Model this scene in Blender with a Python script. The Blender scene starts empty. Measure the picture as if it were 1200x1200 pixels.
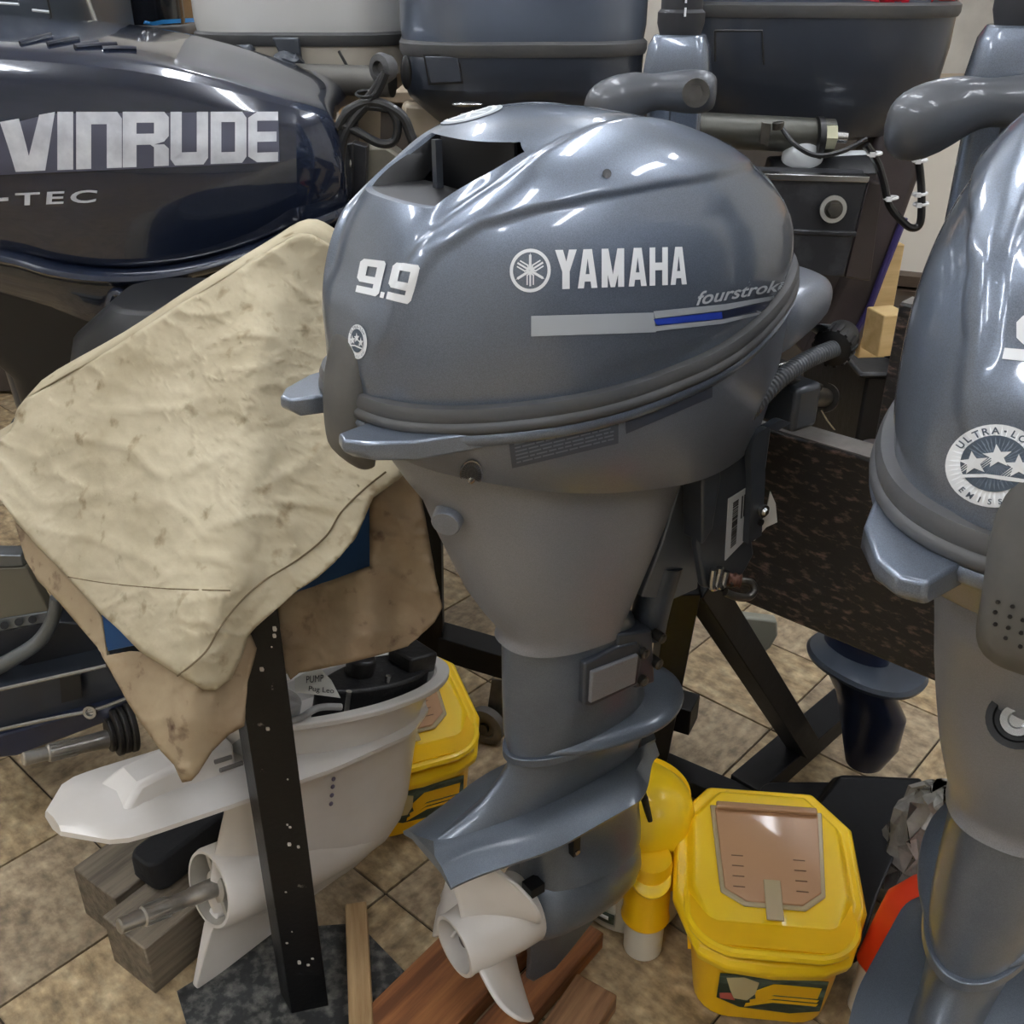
import bpy, bmesh, math, random
from mathutils import Vector, Matrix, noise
from mathutils.bvhtree import BVHTree
random.seed(7)
C = bpy.context.scene.collection
sc = bpy.context.scene
# ---------------------------------------------------------------- camera, world, light, exposure
H = 1.2; F = 1200.0; TH = math.radians(28)
cam = bpy.data.cameras.new('camera'); cam.sensor_width = 36; cam.lens = 36; cam.clip_start = 0.02
camo = bpy.data.objects.new('camera', cam); C.objects.link(camo)
camo.location = (0, 0, H); camo.rotation_euler = (math.radians(90) - TH, 0, 0)
sc.camera = camo
w = bpy.data.worlds.new('world'); sc.world = w; w.use_nodes = True
w.node_tree.nodes['Background'].inputs[0].default_value = (0.75, 0.83, 1, 1)
w.node_tree.nodes['Background'].inputs[1].default_value = 0.35
sc.view_settings.view_transform = 'Standard'; sc.view_settings.look = 'None'
sc.view_settings.exposure = 0.0; sc.view_settings.gamma = 1.0
sc.view_settings.use_curve_mapping = False
CEIL = 2.75
TUBE_POWER = 42.0
TUBES = [(-1.9, 1.4), (-0.55, 1.4), (0.8, 1.4), (2.1, 1.4), (-1.9, -0.7), (-0.55, -0.7), (0.8, -0.7), (2.1, -0.7), (-0.55, 3.3), (0.8, 3.3), (-1.9, 3.3)]

# ---------------------------------------------------------------- helpers
def ray(px, py):
    x = (px - 600) / F; y = (600 - py) / F
    return Vector((x, math.cos(TH) + y * math.sin(TH), -math.sin(TH) + y * math.cos(TH)))
CP = Vector((0, 0, H))
def atz(px, py, z): r = ray(px, py); return CP + r * ((z - H) / r.z)
def atY(px, py, Y): r = ray(px, py); return CP + r * (Y / r.y)
def onp(px, py, o, n): r = ray(px, py); return CP + r * ((Vector(o) - CP).dot(n) / r.dot(n))
def lin(h):
    h = h.lstrip('#'); v = [int(h[i:i+2], 16) / 255 for i in (0, 2, 4)]
    return tuple(x / 12.92 if x <= .04045 else ((x + .055) / 1.055) ** 2.4 for x in v) + (1,)
MATS = {}
def mat(name, c, rough=.5, metal=0, coat=0, c2=None, scale=8, amt=.5, stretch=(1, 1, 1), bump=0, bscale=None, rv=0, emit=0, alpha=1, trans=0, lo=.35, hi=.65, detail=6, sheen=0, coat_rough=.05, spec=.5):
    if name in MATS: return MATS[name]
    m = bpy.data.materials.new(name); m.use_nodes = True; nt = m.node_tree; N = nt.nodes; L = nt.links
    b = N['Principled BSDF']; c = lin(c)
    b.inputs['Base Color'].default_value = c; b.inputs['Roughness'].default_value = rough; b.inputs['Metallic'].default_value = metal
    b.inputs['Coat Weight'].default_value = coat; b.inputs['Coat Roughness'].default_value = coat_rough
    b.inputs['Specular IOR Level'].default_value = spec
    if trans: b.inputs['Transmission Weight'].default_value = trans
    if alpha < 1: b.inputs['Alpha'].default_value = alpha
    if emit: b.inputs['Emission Color'].default_value = c; b.inputs['Emission Strength'].default_value = emit
    if c2 or bump or rv:
        tc = N.new('ShaderNodeTexCoord'); mp = N.new('ShaderNodeMapping'); L.new(tc.outputs['Object'], mp.inputs[0]); mp.inputs['Scale'].default_value = stretch
        nz = N.new('ShaderNodeTexNoise'); nz.inputs['Scale'].default_value = scale; nz.inputs['Detail'].default_value = detail; nz.inputs['Roughness'].default_value = .6
        L.new(mp.outputs[0], nz.inputs['Vector'])
        rp = N.new('ShaderNodeMapRange'); rp.inputs[1].default_value = lo; rp.inputs[2].default_value = hi; L.new(nz.outputs[0], rp.inputs[0])
        if c2:
            mx = N.new('ShaderNodeMix'); mx.data_type = 'RGBA'; mx.inputs[6].default_value = c
            c2 = lin(c2); mx.inputs[7].default_value = tuple(c[i] * (1 - amt) + c2[i] * amt for i in range(3)) + (1,)
            L.new(rp.outputs[0], mx.inputs[0]); L.new(mx.outputs[2], b.inputs['Base Color'])
        if rv:
            r2 = N.new('ShaderNodeMapRange'); r2.inputs[3].default_value = rough - rv; r2.inputs[4].default_value = rough + rv
            L.new(rp.outputs[0], r2.inputs[0]); L.new(r2.outputs[0], b.inputs['Roughness'])
        if bump:
            n2 = N.new('ShaderNodeTexNoise'); n2.inputs['Scale'].default_value = bscale or scale * 4; n2.inputs['Detail'].default_value = 4; L.new(mp.outputs[0], n2.inputs['Vector'])
            bp = N.new('ShaderNodeBump'); bp.inputs['Strength'].default_value = bump; bp.inputs['Distance'].default_value = .004
            L.new(n2.outputs[0], bp.inputs['Height']); L.new(bp.outputs[0], b.inputs['Normal'])
    MATS[name] = m; return m
INV = {}
def thing(name, label, cat, loc=(0, 0, 0), rz=0, group=None, kind=None):
    o = bpy.data.objects.new(name, None); C.objects.link(o); o.location = loc; o.rotation_euler = (0, 0, rz); o.empty_display_size = .05
    o['label'] = label; o['category'] = cat
    if group: o['group'] = group
    if kind: o['kind'] = kind
    INV[o.name] = (Matrix.Translation(Vector(loc)) @ Matrix.Rotation(rz, 4, 'Z')).inverted()
    return o
def tag(o, label=None, cat=None, group=None, kind=None):
    if label: o['label'] = label
    if cat: o['category'] = cat
    if group: o['group'] = group
    if kind: o['kind'] = kind
    return o
def rotz(p, a): return Vector((p[0] * math.cos(a) - p[1] * math.sin(a), p[0] * math.sin(a) + p[1] * math.cos(a), p[2]))
def smooth(a, b, x):
    t = max(0, min(1, (x - a) / (b - a))) if a != b else float(x > a); return t * t * (3 - 2 * t)
def lerp(tab, x):
    if x <= tab[0][0]: return tab[0][1]
    for (a, va), (b, vb) in zip(tab, tab[1:]):
        if x <= b: return va + (vb - va) * (x - a) / (b - a)
    return tab[-1][1]
def spl(tab, x):   # smooth interpolation through a table
    n = len(tab)
    if x <= tab[0][0]: return tab[0][1]
    if x >= tab[-1][0]: return tab[-1][1]
    for i in range(n - 1):
        if x <= tab[i + 1][0]:
            x0, y0 = tab[i]; x1, y1 = tab[i + 1]; h = x1 - x0; t = (x - x0) / h
            m0 = (y1 - tab[i - 1][1]) / (x1 - tab[i - 1][0]) if i > 0 else (y1 - y0) / h
            m1 = (tab[i + 2][1] - y0) / (tab[i + 2][0] - x0) if i + 2 < n else (y1 - y0) / h
            return (2*t**3 - 3*t*t + 1) * y0 + (t**3 - 2*t*t + t) * h * m0 + (-2*t**3 + 3*t*t) * y1 + (t**3 - t*t) * h * m1
def catmull(pts, k=8, closed=False):
    pts = [Vector(p) for p in pts]; out = []; n = len(pts)
    for i in range(n if closed else n - 1):
        if closed: p0, p1, p2, p3 = pts[i-1], pts[i], pts[(i+1) % n], pts[(i+2) % n]
        else: p0, p1, p2, p3 = pts[max(i-1, 0)], pts[i], pts[i+1], pts[min(i+2, n-1)]
        for j in range(k):
            t = j / k
            out.append(.5 * ((2*p1) + (p2-p0)*t + (2*p0-5*p1+4*p2-p3)*t*t + (-p0+3*p1-3*p2+p3)*t**3))
    if not closed: out.append(pts[-1])
    return out
def superell(a, b, n, k=48, a2=None):
    out = []
    for i in range(k):
        t = 2 * math.pi * i / k; c, s = math.cos(t), math.sin(t)
        out.append(((a if c > 0 or a2 is None else a2) * math.copysign(abs(c) ** (2 / n), c), b * math.copysign(abs(s) ** (2 / n), s)))
    return out
def rrect(w, h, r, k=5):
    out = []
    for cx, cy, a0 in ((w/2-r, h/2-r, 0), (-w/2+r, h/2-r, 90), (-w/2+r, -h/2+r, 180), (w/2-r, -h/2+r, 270)):
        for i in range(k + 1):
            a = math.radians(a0 + 90 * i / k); out.append((cx + r * math.cos(a), cy + r * math.sin(a)))
    return out
class MB:
    def __init__(s): s.bm = bmesh.new()
    def V(s, p): return s.bm.verts.new(Vector(p))
    def face(s, vs):
        try: return s.bm.faces.new(vs)
        except ValueError: return None
    def loft(s, rings, closed=True, cap0=True, cap1=True):
        R = [[s.V(p) for p in r] for r in rings]; n = len(R[0])
        for a, b in zip(R, R[1:]):
            for i in range(n if closed else n - 1):
                j = (i + 1) % n; s.face([a[i], a[j], b[j], b[i]])
        if closed and cap0: s.face(R[0][::-1])
        if closed and cap1: s.face(R[-1])
        return s
    def box(s, c, size, M=None):
        c = Vector(c); vs = []
        for x in (-.5, .5):
            for y in (-.5, .5):
                for z in (-.5, .5):
                    p = Vector((x * size[0], y * size[1], z * size[2]))
                    if M is not None: p = M @ p
                    vs.append(s.V(c + p))
        for f in ((0,1,3,2),(4,6,7,5),(0,4,5,1),(2,3,7,6),(0,2,6,4),(1,5,7,3)): s.face([vs[i] for i in f])
        return s
    def bar(s, p0, p1, w, h, up=(0, 0, 1)):     # box between two points
        p0, p1 = Vector(p0), Vector(p1); d = (p1 - p0); x = d.normalized(); z = Vector(up); y = z.cross(x).normalized(); z = x.cross(y)
        M = Matrix((x, y, z)).transposed(); return s.box((p0 + p1) / 2, (d.length, w, h), M)
    def prism(s, pts, off):
        off = Vector(off); a = [s.V(p) for p in pts]; b = [s.V(Vector(p) + off) for p in pts]; n = len(a)
        s.face(a[::-1]); s.face(b)
        for i in range(n): s.face([a[i], a[(i+1) % n], b[(i+1) % n], b[i]])
        return s
    def poly(s, pts): s.face([s.V(p) for p in pts]); return s
    def frame(s, d):
        d = Vector(d).normalized(); a = Vector((0, 0, 1)) if abs(d.z) < .9 else Vector((1, 0, 0)); x = d.cross(a).normalized(); return x, d.cross(x)
    def cyl(s, p0, p1, r0, r1=None, n=24, caps=True):
        p0, p1 = Vector(p0), Vector(p1); r1 = r0 if r1 is None else r1; x, y = s.frame(p1 - p0)
        f = lambda p, r: [p + x * r * math.cos(2*math.pi*i/n) + y * r * math.sin(2*math.pi*i/n) for i in range(n)]
        return s.loft([f(p0, r0), f(p1, r1)], cap0=caps, cap1=caps)
    def lathe(s, p0, d, prof, n=32, cap0=True, cap1=True, sy=1):
        p0 = Vector(p0); d = Vector(d).normalized(); x, y = s.frame(d)
        return s.loft([[p0 + d * h + x * r * math.cos(2*math.pi*i/n) + y * r * sy * math.sin(2*math.pi*i/n) for i in range(n)] for h, r in prof], cap0=cap0, cap1=cap1)
    def tube(s, path, r, n=10, k=6, ribs=0):
        P = catmull(path, k) if k > 1 else [Vector(p) for p in path]; rings = []; x = None; L = 0
        if ribs:
            Q = [P[0]]
            for a, b in zip(P, P[1:]):
                m = max(1, int((b - a).length / (ribs / 4)))
                Q += [a + (b - a) * (j + 1) / m for j in range(m)]
            P = Q
        for i, p in enumerate(P):
            d = (P[min(i+1, len(P)-1)] - P[max(i-1, 0)]).normalized()
            if x is None: x, _ = s.frame(d)
            x = (x - d * x.dot(d)).normalized(); y = d.cross(x)
            rr = r(i / (len(P) - 1)) if callable(r) else r
            if ribs: rr *= 1.0 if i % 4 in (0, 1) else .86
            rings.append([p + x * rr * math.cos(2*math.pi*j/n) + y * rr * math.sin(2*math.pi*j/n) for j in range(n)])
        return s.loft(rings)
    def ell(s, c, r, M=None, n=24, m=14):
        c = Vector(c); rings = []
        for i in range(1, m):
            a = math.pi * i / m; ring = []
            for j in range(n):
                t = 2 * math.pi * j / n; p = Vector((r[0]*math.sin(a)*math.cos(t), r[1]*math.sin(a)*math.sin(t), -r[2]*math.cos(a)))
                ring.append(c + (M @ p if M is not None else p))
            rings.append(ring)
        return s.loft(rings)
    def join(s, verts, faces):
        vs = [s.V(v) for v in verts]
        for f in faces: s.face([vs[i] for i in f])
        return s
    def build(s, name, m, parent=None, world=False, bevel=0, seg=2, sub=0, ang=35, solid=0, label=None, kind=None, recalc=True, inv=None, weld=0):
        bm = s.bm
        if weld: bmesh.ops.remove_doubles(bm, verts=bm.verts, dist=weld)
        if world and parent is not None:
            q = parent
            while q.parent is not None: q = q.parent
            bmesh.ops.transform(bm, matrix=INV[q.name], verts=bm.verts)
        if recalc: bmesh.ops.recalc_face_normals(bm, faces=bm.faces)
        me = bpy.data.meshes.new(name); bm.to_mesh(me); bm.free()
        for p in me.polygons: p.use_smooth = True
        me.set_sharp_from_angle(angle=math.radians(ang))
        if m is not None: me.materials.append(m)
        o = bpy.data.objects.new(name, me); C.objects.link(o)
        if parent is not None: o.parent = parent
        if solid:
            md = o.modifiers.new('solid', 'SOLIDIFY'); md.thickness = solid; md.offset = 0
        if bevel:
            md = o.modifiers.new('bevel', 'BEVEL'); md.width = bevel; md.segments = seg; md.limit_method = 'ANGLE'; md.angle_limit = math.radians(40); md.harden_normals = False
        if sub:
            md = o.modifiers.new('sub', 'SUBSURF'); md.levels = sub; md.render_levels = sub
        if label: o['label'] = label
        if kind: o['kind'] = kind
        return o
def bool_cut(o, cutter_mb):
    me = bpy.data.meshes.new('cut'); bmesh.ops.recalc_face_normals(cutter_mb.bm, faces=cutter_mb.bm.faces); cutter_mb.bm.to_mesh(me); cutter_mb.bm.free()
    c = bpy.data.objects.new('cut', me); C.objects.link(c); c.parent = o.parent
    md = o.modifiers.new('b', 'BOOLEAN'); md.operation = 'DIFFERENCE'; md.object = c; md.solver = 'EXACT'
    bpy.context.view_layer.update()
    dg = bpy.context.evaluated_depsgraph_get(); new = bpy.data.meshes.new_from_object(o.evaluated_get(dg))
    o.modifiers.clear(); o.data = new; bpy.data.objects.remove(c, do_unlink=True); bpy.data.meshes.remove(me)
def text2d(s, bold=0.0, shear=0.0, spacing=1.0):
    cu = bpy.data.curves.new('t', 'FONT'); cu.body = s; cu.size = 1; cu.offset = bold; cu.shear = shear; cu.space_character = spacing; cu.resolution_u = 4
    o = bpy.data.objects.new('t', cu); C.objects.link(o); bpy.context.view_layer.update()
    me = bpy.data.meshes.new_from_object(o.evaluated_get(bpy.context.evaluated_depsgraph_get()))
    V_ = [v.co.xy.copy() for v in me.vertices]; Fc = [list(p.vertices) for p in me.polygons]
    bpy.data.objects.remove(o, do_unlink=True); bpy.data.curves.remove(cu); bpy.data.meshes.remove(me)
    xs = [v.x for v in V_]; ys = [v.y for v in V_]; x0, x1, y0, y1 = min(xs), max(xs), min(ys), max(ys)
    return [((v.x - x0) / (x1 - x0), (v.y - y0) / (y1 - y0)) for v in V_], Fc, (x1 - x0) / (y1 - y0)
def polys2d(polys):      # list of polygons in 0..1 -> verts, faces
    V_, Fc = [], []
    for p in polys:
        Fc.append(list(range(len(V_), len(V_) + len(p)))); V_ += [tuple(q) for q in p]
    return V_, Fc
def quadmap(tl, tr, br, bl):     # normalised (x right, y up) -> bilinear point
    tl, tr, br, bl = (Vector(p) for p in (tl, tr, br, bl))
    return lambda x, y: (bl * (1-x) + br * x) * (1-y) + (tl * (1-x) + tr * x) * y
def decal(name, V2, F2, m, parent, fmap, maxe=.08, label=None):
    """flat print: 2D shapes, cut fine, every vertex laid on a surface by fmap"""
    bm = bmesh.new(); vs = [bm.verts.new((x, y, 0)) for x, y in V2]
    for f in F2:
        try: bm.faces.new([vs[i] for i in f])
        except ValueError: pass
    bmesh.ops.triangulate(bm, faces=bm.faces)
    for _ in range(4):
        es = [e for e in bm.edges if e.calc_length() > maxe]
        if not es: break
        bmesh.ops.subdivide_edges(bm, edges=es, cuts=1); bmesh.ops.triangulate(bm, faces=[f for f in bm.faces if len(f.verts) > 3])
    for v in bm.verts: v.co = fmap(v.co.x, v.co.y)
    me = bpy.data.meshes.new(name); bm.to_mesh(me); bm.free(); me.materials.append(m)
    for p in me.polygons: p.use_smooth = True
    o = bpy.data.objects.new(name, me); C.objects.link(o); o.parent = parent
    if label: o['label'] = label
    return o
def surf(o, depth=1):     # BVH of an object's mesh (local space), plus its thing's inverse matrix
    q = o
    while q.parent is not None: q = q.parent
    bm = bmesh.new(); bm.from_mesh(o.data); t = BVHTree.FromBMesh(bm); bm.free()
    return t, INV[q.name]
def hitmap(sf, eps=.0008):    # photo pixel -> point lying on that surface (local space)
    t, inv = sf; org = inv @ CP
    def f(px, py):
        d = (inv.to_3x3() @ ray(px, py)).normalized(); h = t.ray_cast(org, d)
        if h[0] is None: h = t.find_nearest(org + d * .9); return h[0]
        n = h[1] if h[1].dot(d) < 0 else -h[1]
        return h[0] + n * eps
    return f
def pxdecal(name, V2, F2, m, parent, sf, tl, tr, br, bl, maxe=.08, label=None, eps=.0008):
    q = quadmap(*(Vector((p[0], p[1], 0)) for p in (tl, tr, br, bl))); h = hitmap(sf, eps)
    return decal(name, V2, F2, m, parent, lambda x, y: h(*q(x, y).xy), maxe, label)
def pxpoly(name, pts, m, parent, sf, label=None, eps=.0008, maxe=8):
    h = hitmap(sf, eps)
    return decal(name, [tuple(p) for p in pts], [list(range(len(pts)))], m, parent, lambda x, y: h(x, y), maxe, label)
def copy_tree(o, parent=None):
    c = o.copy(); C.objects.link(c)
    if parent is not None: c.parent = parent
    for ch in list(o.children): copy_tree(ch, c)
    return c

# ---------------------------------------------------------------- materials
paint = mat('motor_paint', '#6f7886', .34, .55, .9, c2='#626b78', scale=3, amt=.6, coat_rough=.06, rv=.05)
def flakes(m, s=900, a=.5):
    nt = m.node_tree; N = nt.nodes; L = nt.links; b = N['Principled BSDF']
    tc = N.new('ShaderNodeTexCoord'); v = N.new('ShaderNodeTexVoronoi'); v.inputs['Scale'].default_value = s; L.new(tc.outputs['Object'], v.inputs['Vector'])
    bw = N.new('ShaderNodeSeparateColor'); L.new(v.outputs['Color'], bw.inputs[0])
    mr = N.new('ShaderNodeMapRange'); mr.inputs[3].default_value = 1 - a * .6; mr.inputs[4].default_value = 1 + a; L.new(bw.outputs[0], mr.inputs[0])
    src = b.inputs['Base Color'].links[0].from_socket if b.inputs['Base Color'].is_linked else None
    mx = N.new('ShaderNodeVectorMath'); mx.operation = 'SCALE'
    if src: L.new(src, mx.inputs[0])
    else: mx.inputs[0].default_value = b.inputs['Base Color'].default_value[:3]
    L.new(mr.outputs[0], mx.inputs['Scale']); L.new(mx.outputs[0], b.inputs['Base Color'])
flakes(paint, 2200, .22)
housing = mat('housing_paint', '#7d8086', .42, .25, .35, c2='#86868a', scale=4, amt=.7, rv=.1, coat_rough=.25)
flakes(housing, 1800, .15)
leg_paint = mat('leg_paint', '#687079', .36, .45, .5, c2='#575e69', scale=5, amt=.8, rv=.08, coat_rough=.12)
flakes(leg_paint, 2000, .2)
rubber = mat('rubber', '#47484a', .5, 0, 0, c2='#5c5a57', scale=12, amt=.5, bump=.1)
latch_m = mat('latch_plastic', '#4b4a48', .6, 0, 0, c2='#625f58', scale=10, amt=.8, bump=.15, bscale=60)
blackm = mat('black_plastic', '#0b0c0f', .45)
blackmetal = mat('black_steel', '#0b0b0d', .5, 0, .05, spec=.25, c2='#19191b', scale=14, amt=.6, bump=.15, bscale=30)
chrome = mat('steel', '#b5b6b6', .25, 1)
dsteel = mat('dark_steel', '#4c4a47', .4, .9, c2='#7a756c', scale=30, amt=.6)
white_print = mat('white_print', '#eef1f4', .4)
silver_print = mat('silver_print', '#c6ccd2', .35, .1)
blue_print = mat('blue_print', '#2540a8', .35)
navy_print = mat('navy_print', '#232c46', .35)
bracket_m = mat('bracket_paint', '#454b54', .42, .35, .3, c2='#34383f', scale=8, amt=.8)
white_paint = mat('white_paint', '#dedad6', .35, 0, .5, c2='#cbc4ba', scale=5, amt=.7, coat_rough=.15)

# ---------------------------------------------------------------- room
def plane(name, c, sx, sy, m, axis='z', kind='structure'):
    b = MB()
    if axis == 'z': b.box(c, (sx, sy, .05))
    if axis == 'x': b.box(c, (.05, sx, sy))
    if axis == 'y': b.box(c, (sx, .05, sy))
    return tag(b.build(name, m), kind=kind)
wallm = mat('wall_paint', '#d2cdc2', .8, c2='#8f8a80', scale=2, amt=.6)
ceilm = mat('ceiling_paint', '#d8d8d4', .85)
grout = mat('grout', '#3b3125', .9)
floor = plane('floor', (0, 1.2, -.029), 7, 7, grout)
plane('ceiling', (0, 1.2, CEIL + .06), 7, 7, ceilm)
plane('wall_back', (0, 4.7, 1.38), 7, 2.85, wallm, 'y'); plane('wall_front', (0, -2.3, 1.38), 7, 2.85, wallm, 'y')
plane('wall_left', (-3.5, 1.2, 1.38), 7, 2.85, wallm, 'x'); plane('wall_right', (3.5, 1.2, 1.38), 7, 2.85, wallm, 'x')
# floor tiles, a 9 inch grid laid diagonally
def tilemat(name, a, b_, c_, rot):
    m = bpy.data.materials.new(name); m.use_nodes = True; nt = m.node_tree; N = nt.nodes; L = nt.links; bs = N['Principled BSDF']; bs.inputs['Roughness'].default_value = .55
    tc = N.new('ShaderNodeTexCoord'); oi = N.new('ShaderNodeObjectInfo'); mp = N.new('ShaderNodeMapping'); mp.inputs['Rotation'].default_value = (0, 0, rot); mp.inputs['Scale'].default_value = (1, 2.0, 1)
    ad = N.new('ShaderNodeVectorMath'); ad.operation = 'ADD'; L.new(tc.outputs['Object'], ad.inputs[0]); L.new(oi.outputs['Location'], ad.inputs[1]); L.new(ad.outputs[0], mp.inputs[0])
    n1 = N.new('ShaderNodeTexNoise'); n1.inputs['Scale'].default_value = 17; n1.inputs['Detail'].default_value = 8; n1.inputs['Roughness'].default_value = .65; L.new(mp.outputs[0], n1.inputs['Vector'])
    n2 = N.new('ShaderNodeTexNoise'); n2.inputs['Scale'].default_value = 55; n2.inputs['Detail'].default_value = 5; L.new(ad.outputs[0], n2.inputs['Vector'])
    r = N.new('ShaderNodeValToRGB'); e = r.color_ramp.elements; e[0].position = .33; e[0].color = lin(a); e[1].position = .72; e[1].color = lin(c_); q = r.color_ramp.elements.new(.5); q.color = lin(b_)
    L.new(n1.outputs[0], r.inputs[0])
    mx = N.new('ShaderNodeMix'); mx.data_type = 'RGBA'; mx.blend_type = 'OVERLAY'; mx.inputs[0].default_value = .9; L.new(r.outputs[0], mx.inputs[6]); L.new(n2.outputs[0], mx.inputs[7])
    n3 = N.new('ShaderNodeTexNoise'); n3.inputs['Scale'].default_value = 1.3; n3.inputs['Detail'].default_value = 3; L.new(ad.outputs[0], n3.inputs['Vector'])
    hs = N.new('ShaderNodeHueSaturation'); mr = N.new('ShaderNodeMapRange'); mr.inputs[1].default_value = .3; mr.inputs[2].default_value = .7; mr.inputs[3].default_value = .8; mr.inputs[4].default_value = 1.15
    L.new(n3.outputs[0], mr.inputs[0]); L.new(mr.outputs[0], hs.inputs['Value']); L.new(mx.outputs[2], hs.inputs['Color'])
    L.new(hs.outputs[0], bs.inputs['Base Color'])
    bp = N.new('ShaderNodeBump'); bp.inputs['Strength'].default_value = .25; bp.inputs['Distance'].default_value = .002; L.new(n2.outputs[0], bp.inputs['Height']); L.new(bp.outputs[0], bs.inputs['Normal'])
    return m
TM = [tilemat('tile_a', '#786548', '#a18b69', '#c2b08c', .3), tilemat('tile_b', '#73634c', '#9a876c', '#b6a587', 1.9)]
T = .235; ga = math.radians(-42); ex = Vector((math.cos(ga), math.sin(ga), 0)); ey = Vector((-ex.y, ex.x, 0))
tm = []
for k in range(2):
    b = MB(); b.box((0, 0, -.0025), (T - .0035, T - .0035, .005)); o = b.build('tile', TM[k], floor, bevel=.0006, seg=1); tm.append(o)
first = [True, True]
floor.location = (0, 0, 0)
n = 0
for i in range(-12, 9):
    for j in range(-1, 16):
        c = ex * (-.85 + T * (i + .5)) + ey * (.432 + T * (j + .5))
        if c.y < .45 or c.y > 3.6 or abs(c.x) > .25 + .62 * c.y: continue
        k = (i + j) % 2
        if first[k]: o = tm[k]; first[k] = False
        else: o = tm[k].copy(); C.objects.link(o)
        o.location = (c.x, c.y, random.uniform(0, .0006)); o.rotation_euler = (0, 0, ga + (math.pi / 2) * random.randint(0, 3)); n += 1
print('tiles', n)
for k in range(2):      # the rest of the floor beyond the counted tiles, joined
    b = MB(); q = T / 2 - .00175
    for i in range(-26, 26):
        for j in range(-26, 30):
            c = ex * (-.85 + T * (i + .5)) + ey * (.432 + T * (j + .5))
            if (i + j) % 2 != k or abs(c.x) > 3.3 or not -2.1 < c.y < 4.5: continue
            if -12 <= i < 9 and -1 <= j < 16 and not (c.y < .45 or c.y > 3.6 or abs(c.x) > .25 + .62 * c.y): continue
            b.loft([[c + ex * sx * q + ey * sy * q + Vector((0, 0, z)) for sx, sy in ((-1, -1), (1, -1), (1, 1), (-1, 1))] for z in (-.005, 0)])
    b.build('outer_tiles', TM[k], floor, kind='stuff')
# ceiling strip lights
tube_m = mat('lamp_tube', '#f4f8ff', .5, emit=TUBE_POWER); fix_m = mat('lamp_body', '#e8e8e8', .5)
lt = None
for k, (x, y) in enumerate(TUBES):
    if lt is None:
        lt = thing('ceiling_light', '', 'light', (x, y, CEIL)); b = MB(); b.box((0, 0, .0), (.16, 1.25, .05)); b.build('lamp_body', fix_m, lt, bevel=.008)
        for s in (-1, 1): b = MB(); b.cyl((s * .045, -.6, -.045), (s * .045, .6, -.045), .016, n=12); b.build('lamp_tube', tube_m, lt)
        o = lt
    else: o = copy_tree(lt)
    o.location = (x, y, CEIL); o['label'] = 'white twin tube strip light on the ceiling, out of view above the motors'; o['group'] = 'ceiling strip lights'

# ---------------------------------------------------------------- the grey four stroke outboard (local: x forward, y port, z up from the floor)
class Eng:
    def __init__(s, loc, phi):
        s.o = Vector((loc[0], loc[1], 0)); a = math.radians(phi); s.a = a; s.u = Vector((math.cos(a), math.sin(a), 0)); s.v = Vector((math.sin(a), -math.cos(a), 0))
    def pt(s, px, py, v=0):      # photo pixel -> local point on the fore-and-aft plane at v (starboard positive)
        p = onp(px, py, s.o + s.v * v, s.v) - s.o; return Vector((p.dot(s.u), -v, p.z))
    def pu(s, px, py, u=0):
        p = onp(px, py, s.o + s.u * u, s.u) - s.o; return Vector((u, -p.dot(s.v), p.z))
E0 = Eng((-.121, .774), 36)
def cowl_outline(k=300, grow=0):
    out = []
    for i in range(k):
        t = 2 * math.pi * i / k; c, s = math.cos(t), math.sin(t); n = 2.9 if c < 0 else 2.5
        u = .226 + .241 * math.copysign(abs(c) ** (2 / n), c); v = .129 * math.copysign(abs(s) ** (2 / n), s)
        v *= 1 - .16 * smooth(.24, .48, u) - .10 * smooth(.2, -.02, u)
        if grow:
            d = Vector(((u - .218) / .233 ** 2, v / .125 ** 2)).normalized(); u += d.x * grow; v += d.y * grow
        out.append((u, v))
    return out
def zseam(u): return spl([(-.05, .906), (.05, .902), (.15, .901), (.25, .908), (.33, .920), (.42, .941), (.5, .962)], u)
def ztop(u): return spl([(-.02, 1.088), (.06, 1.098), (.12, 1.106), (.19, 1.108), (.25, 1.102), (.31, 1.090), (.37, 1.076), (.43, 1.060), (.5, 1.036)], u)
ARC = [(-.04, .88), (-.015, .93), (-.003, .956), (.008, .991), (.030, 1.020), (.059, 1.038), (.10, 1.047), (.15, 1.052), (.22, 1.054), (.32, 1.052), (.42, 1.044), (.5, 1.03)]
def arcd(u, z):    # signed height under the side panel arc
    best = 9
    for (a, b), (c, d) in zip(ARC, ARC[1:]):
        ax, ay = c - a, d - b; t = max(0, min(1, ((u - a) * ax + (z - b) * ay) / (ax * ax + ay * ay)))
        dx, dy = u - a - ax * t, z - b - ay * t; q = math.hypot(dx, dy)
        if q < abs(best): best = q if (ax * dy - ay * dx) < 0 else -q
    return best
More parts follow.
